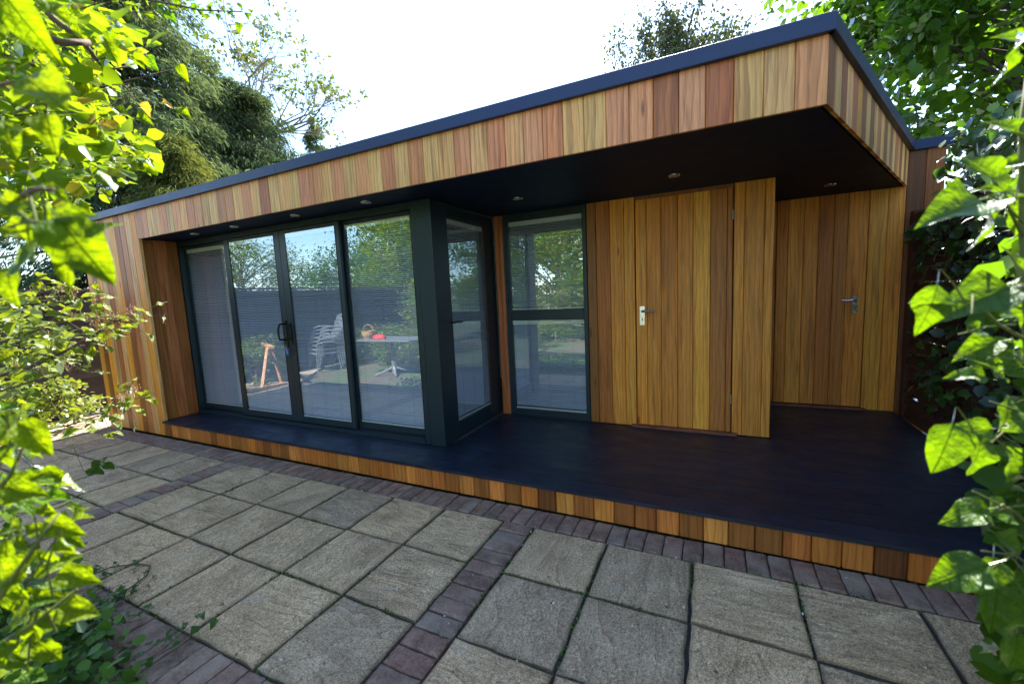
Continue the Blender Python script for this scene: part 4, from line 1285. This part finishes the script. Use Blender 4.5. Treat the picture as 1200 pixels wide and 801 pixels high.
for i in range(150):
    u = rnd.uniform(1150, 1260); v = rnd.uniform(170, 820); D = rnd.uniform(0.85, 1.25)
    if u < 1150 + 22 * abs(math.sin(v * 0.018)) + rnd.uniform(0, 14): continue
    leaf(rc, 'right' if rnd.random() < 0.45 else 'green', at(u, v, D), (rnd.gauss(-0.4, 0.5), rnd.gauss(0, 0.5), rnd.gauss(-0.3, 0.4)), (rnd.gauss(0, 0.4), rnd.gauss(-0.3, 0.4), 0.8), rnd.uniform(0.035, 0.07))
br.build('stems', M['stem'], rc, smooth=True)

# ---- dark ivy over the right fence
ri = empty('fence_ivy', (7.0, 1.2, 0))
tag(ri, 'dark ivy mass covering the right fence beyond the deck', 'ivy')
n_ = 0; mass = []
st = MB()
for i in range(40):
    p0 = np.array([rnd.uniform(6.97, 7.25), rnd.uniform(0.1, 2.35), rnd.uniform(0.0, 0.5)])
    p1 = p0 + np.array([rnd.gauss(0.05, 0.08), rnd.gauss(-0.2, 0.3), rnd.uniform(1.2, 1.8)])
    p1[1] = min(p1[1], 2.2); p1[0] = max(p1[0], 6.98)
    st.tube(bez(p0, (p0 + p1) / 2 + np.array([0.05, -0.05, 0]) + RNG.normal(0, 0.03, 3), p1, 6), taper(0.009, 0.003, 6), 4, False)
st.build('stems', M['bark'], ri, smooth=True)
for i in range(8200):
    y = rnd.uniform(-0.6, 2.35); z = rnd.uniform(0.3, 2.35 + 0.25 * math.sin(y * 4)) if rnd.random() < 0.75 else rnd.uniform(1.5, 2.5)
    x = 7.0 + abs(rnd.gauss(0, 0.2)) - (0.18 if rnd.random() < 0.5 else 0)
    if y > 1.75 and z > 1.9: continue
    if x < 6.93 and (y > 1.95 and z < 1.75): continue
    if x < 6.93 and y > 1.2 and z < 0.55: continue
    p = (x, y, z)
    if n_ < 295 and x < 6.99:
        leaf(ri, 'ivy', p, (rnd.gauss(-0.3, 0.5), rnd.gauss(-0.2, 0.5), rnd.gauss(-0.6, 0.3)), (rnd.gauss(-0.8, 0.4), rnd.gauss(-0.2, 0.4), rnd.gauss(0.5, 0.3)), rnd.uniform(0.05, 0.085)); n_ += 1
    else: mass.append(p)
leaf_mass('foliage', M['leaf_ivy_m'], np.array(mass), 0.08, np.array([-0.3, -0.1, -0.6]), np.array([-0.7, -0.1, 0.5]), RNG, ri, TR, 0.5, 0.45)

# ---- big tree top right
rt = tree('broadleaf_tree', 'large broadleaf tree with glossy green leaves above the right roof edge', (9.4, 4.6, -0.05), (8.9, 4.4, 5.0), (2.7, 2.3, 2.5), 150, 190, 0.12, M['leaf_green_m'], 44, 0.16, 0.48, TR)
nl = 0
for i in range(2000):
    if nl >= 280: break
    u = rnd.uniform(900, 1200); v = rnd.uniform(-5, 175)
    if v > 22 + max(0, (u - 985)) * 1.1: continue
    if u < 1132 and v > 95: continue
    p = at(u, v, rnd.uniform(4.2, 6.0))
    leaf(rt, 'green', p, (rnd.gauss(-0.3, 0.6), rnd.gauss(-0.1, 0.6), rnd.gauss(-0.6, 0.3)), (rnd.gauss(0, 0.45), rnd.gauss(-0.3, 0.45), 0.8), rnd.uniform(0.09, 0.15)); nl += 1

# ------------------------------------------------------------------ the garden behind the camera (seen in the glass)
for i, (nm, lb, c, r, nc, per, sz, mt) in enumerate([
        ('garden_tree', 'tall light green tree reflected in the rightmost sliding panel', (-4.0, -9.3, 3.2), (2.6, 1.8, 3.2), 150, 230, 0.12, 'leaf_lime_m'),
        ('garden_tree', 'rounded dark green tree reflected in the middle sliding panel', (-8.4, -10.0, 1.9), (2.8, 1.8, 1.8), 120, 220, 0.12, 'leaf_green_m'),
        ('garden_tree', 'yellow green tree reflected above the fence in the left panels', (-12.5, -7.8, 2.6), (2.4, 2.6, 2.2), 100, 150, 0.10, 'leaf_shrub_m'),
        ('garden_tree', 'leafy tree with pale stems reflected in the small window', (0.6, -7.6, 2.4), (2.6, 1.5, 2.8), 130, 240, 0.11, 'leaf_lime_m'),
        ('garden_tree', 'broad light green tree at the right end of the far garden', (7.6, -8.6, 2.6), (2.8, 1.8, 2.8), 120, 200, 0.12, 'leaf_lime_m'),
        ('garden_tree', 'dense green tree added out of view beyond the right fence to shade the deck', (9.2, -1.6, 2.4), (1.8, 3.2, 2.8), 130, 190, 0.11, 'leaf_green_m')]):  # last tree: out of view, added to darken deck and patio on the right
    tree(nm, lb, (c[0], c[1], -0.05), c, r, nc, per, sz, M[mt], 80 + i, 0.10, 0.5, T4, 'bark_pale' if i == 3 else 'bark', 'trees at the far side of the garden')
for i, (lb, c, r) in enumerate([('low leafy shrub behind the stacked chairs', (-3.1, -4.4, 0.35), (0.7, 0.5, 0.4)), ('low leafy shrub beneath the garden table', (-1.3, -4.3, 0.4), (0.8, 0.5, 0.45)),
                                ('rounded shrub beyond the garden table', (0.4, -5.2, 0.7), (0.9, 0.7, 0.75)), ('pale variegated shrub beside the far fence', (-4.6, -6.4, 0.9), (0.9, 0.8, 0.9)), ('broad green shrub below the tall garden tree', (-2.4, -6.9, 0.9), (1.2, 0.8, 1.0))]):
    tree('garden_shrub', lb, (c[0], c[1], -0.05), c, r, 40, 90, 0.07, M['leaf_shrub_m' if i != 3 else 'leaf_far'], 95 + i, 0.02, 0.2, T4, 'bark_red', 'shrubs across the lawn', 'shrub')


def chair_tree(loc, rz, label):
    r = empty('garden_chair', loc)
    WM[r] = Matrix.Translation(Vector(loc)) @ Matrix.Rotation(rz, 4, 'Z')
    r.matrix_basis = WM[r]
    tag(r, label, 'chair', 'stacked metal garden chairs')
    base = WM[r]

    def put(name, mb_):
        me = mk_mesh(name, mb_.v, mb_.f, M['chair'], False)
        o = bpy.data.objects.new(name, me); COL.objects.link(o); o.parent = r
        return o
    for sx in (-1, 1):
        put('leg', MB().tube([(sx * 0.27, -0.26, 0), (sx * 0.26, -0.25, 0.42), (sx * 0.26, -0.22, 0.64)], 0.013, 6))
        put('leg', MB().tube([(sx * 0.25, 0.27, 0), (sx * 0.24, 0.22, 0.42), (sx * 0.24, 0.24, 0.6)], 0.013, 6))
        put('armrest', MB().tube([(sx * 0.26, -0.24, 0.63), (sx * 0.27, -0.1, 0.66), (sx * 0.265, 0.12, 0.65), (sx * 0.25, 0.25, 0.6)], 0.017, 6))
    s = MB()
    for k in range(9): s.box(-0.24 + k * 0.054, -0.20 + k * 0.054, -0.25, 0.23, 0.41, 0.42)
    s.tube([(-0.25, -0.25, 0.415), (0.25, -0.25, 0.415), (0.25, 0.23, 0.415), (-0.25, 0.23, 0.415), (-0.25, -0.25, 0.415)], 0.011, 6)
    put('seat', s)
    b = MB()
    b.tube([(-0.24, 0.23, 0.40), (-0.25, 0.27, 0.65), (-0.21, 0.31, 0.86), (0, 0.325, 0.92), (0.21, 0.31, 0.86), (0.25, 0.27, 0.65), (0.24, 0.23, 0.40)], 0.013, 6)
    for k in range(6):
        x_ = -0.175 + k * 0.07
        b.tube([(x_, 0.235, 0.42), (x_, 0.275, 0.65), (x_, 0.315, 0.9)], 0.008, 5)
    put('backrest', b)
    return r


ORD = ['bottom', 'second', 'third', 'fourth', 'top']
for k in range(5):
    chair_tree((-2.62 + 0.012 * k, -3.30 - 0.035 * k, -0.06 + 0.085 * k), math.radians(200), 'grey metal garden chair, %s of the stack reflected in the sliding doors' % (ORD[k] if k in (0, 4) else ORD[k] + ' from the ground'))
tb = empty('garden_table', (-0.55, -3.15, -0.06))
tag(tb, 'grey garden table on a pedestal reflected in the sliding doors', 'table')
MB().box(-1.30, 0.22, -3.55, -2.75, 0.66, 0.69).build('table_top', M['table'], tb, 0.006)
MB().tube([(-0.55, -3.15, -0.02), (-0.55, -3.15, 0.66)], 0.045, 10).build('pedestal', M['chair'], tb)
m = MB()
for a in range(4):
    m.tube([(-0.55, -3.15, 0.10), (-0.55 + 0.2 * math.cos(a * 1.57 + 0.78), -3.15 + 0.2 * math.sin(a * 1.57 + 0.78), 0.02), (-0.55 + 0.38 * math.cos(a * 1.57 + 0.78), -3.15 + 0.38 * math.sin(a * 1.57 + 0.78), -0.04)], [0.03, 0.025, 0.02], 6)
m.build('feet', M['chair'], tb)
bk = empty('wicker_basket', (-1.12, -3.1, 0.69))
tag(bk, 'round wicker basket on the garden table', 'basket')
m = MB(); n = 18
v = [((-1.12) + r * math.cos(2 * math.pi * k / n), -3.1 + r * math.sin(2 * math.pi * k / n), 0.69 + z) for r, z in ((0.10, 0.001), (0.135, 0.08), (0.14, 0.16), (0.13, 0.162), (0.12, 0.08), (0.09, 0.015)) for k in range(n)]
m.add(v, [(i * n + k, i * n + (k + 1) % n, (i + 1) * n + (k + 1) % n, (i + 1) * n + k) for i in range(5) for k in range(n)] + [tuple(range(n))])
m.build('bowl', M['wicker'], bk)
MB().tube([(-1.12 + 0.135 * math.cos(t), -3.1, 0.85 + 0.13 * math.sin(t)) for t in np.linspace(0, math.pi, 9)], 0.009, 6).build('basket_handle', M['wicker'], bk)
rc_ = MB(); n = 14
v = []
for i, (rr, zz) in enumerate(((0.13, 0.001), (0.14, 0.03), (0.10, 0.065), (0.05, 0.08))):
    for k in range(n):
        w = 1 + 0.22 * math.sin(k * 2.1 + i)
        v.append((-0.78 + rr * w * math.cos(2 * math.pi * k / n), -3.05 + rr * 0.7 * w * math.sin(2 * math.pi * k / n), 0.69 + zz * (1 + 0.2 * math.sin(k * 1.3))))
rc_.add(v, [(i * n + k, i * n + (k + 1) % n, (i + 1) * n + (k + 1) % n, (i + 1) * n + k) for i in range(3) for k in range(n)] + [tuple(range(3 * n, 4 * n))])
tag(rc_.build('folded_cloth', M['red'], smooth=True), 'crumpled red cloth on the garden table beside the basket', 'cloth')
ts = empty('timber_trestle', (-3.6, -2.3, 0)); ts.location.x = -2.2
WM[ts] = Matrix.Translation(Vector((-2.2, -1.6, 0))); ts.matrix_basis = WM[ts]
tag(ts, 'sawn timber trestle standing by the lap fence, seen in the left glass panels', 'trestle')


def plank(name, a, b, w, parent):
    a, b = Vector(a), Vector(b)
    d = b - a
    me = mk_mesh(name, *box_vf(-d.length / 2, d.length / 2, -w / 2, w / 2, -w / 3, w / 3), M['timber'])
    q = d.to_track_quat('X', 'Z').to_matrix()
    o = obj(name, me, parent, (a + b) / 2, q)
    o.color = (0.62, 0.36, 0.20, 1)


plank('top_beam', (-2.75, -2.0, 0.72), (-1.75, -1.5, 0.72), 0.07, ts)
plank('ground_beam', (-1.86, -0.62, 0.03), (-1.74, -1.7, 0.03), 0.07, ts)
plank('leg', (-1.80, -1.28, 0.05), (-1.95, -1.55, 0.70), 0.05, ts)
plank('leg', (-1.95, -1.75, 0.0), (-1.9, -1.60, 0.70), 0.05, ts)
plank('leg', (-2.65, -2.2, 0.0), (-2.55, -1.9, 0.70), 0.05, ts)
plank('leg', (-2.70, -1.7, 0.0), (-2.6, -1.9, 0.70), 0.05, ts)

# ------------------------------------------------------------------ small debris on the paving
deb = []
for i in range(170):
    x = RNG.uniform(0.5, 6.4); y = RNG.uniform(-1.7, -0.03)
    deb.append((x, y, 0.006))
leaf_mass('paving_flecks', M['petal'], np.array(deb), 0.013, np.array([0.5, 0.2, 0]), np.array([0, 0, 3.0]), RNG, None, T4, 1.0, 0.3)
tag(bpy.data.objects['paving_flecks'], 'tiny white flecks scattered over the paving', 'debris')
moss = []
for i in range(5200):
    if RNG.random() < 0.5:
        x = RNG.uniform(-1.6, 6.6); y = YS - 0.458 * RNG.integers(0, 4) + RNG.normal(0, 0.004)
    else:
        y = RNG.uniform(-1.75, -0.2)
        k_ = RNG.integers(-12, 5)
        x = (XA + k_ * PITCH) if k_ >= 0 else (XA - BW + (k_ + 1) * PITCH if k_ >= -7 else XA - 2 * BW + (k_ + 1) * PITCH)
        x += RNG.normal(0, 0.004)
    if math.sin(x * 3.1) * math.sin(y * 4.3 + x) < 0.0: continue
    a, b = prot(x, y)
    moss.append((a, b, -0.012))
leaf_mass('joint_moss', M['leaf_gi_m'], np.array(moss), 0.017, np.array([0, 0, 0.7]), np.array([0, -0.5, 0.3]), RNG, None, T4, 0.6, 0.6)
tag(bpy.data.objects['joint_moss'], 'moss and tiny weeds growing in the paving joints', 'moss')
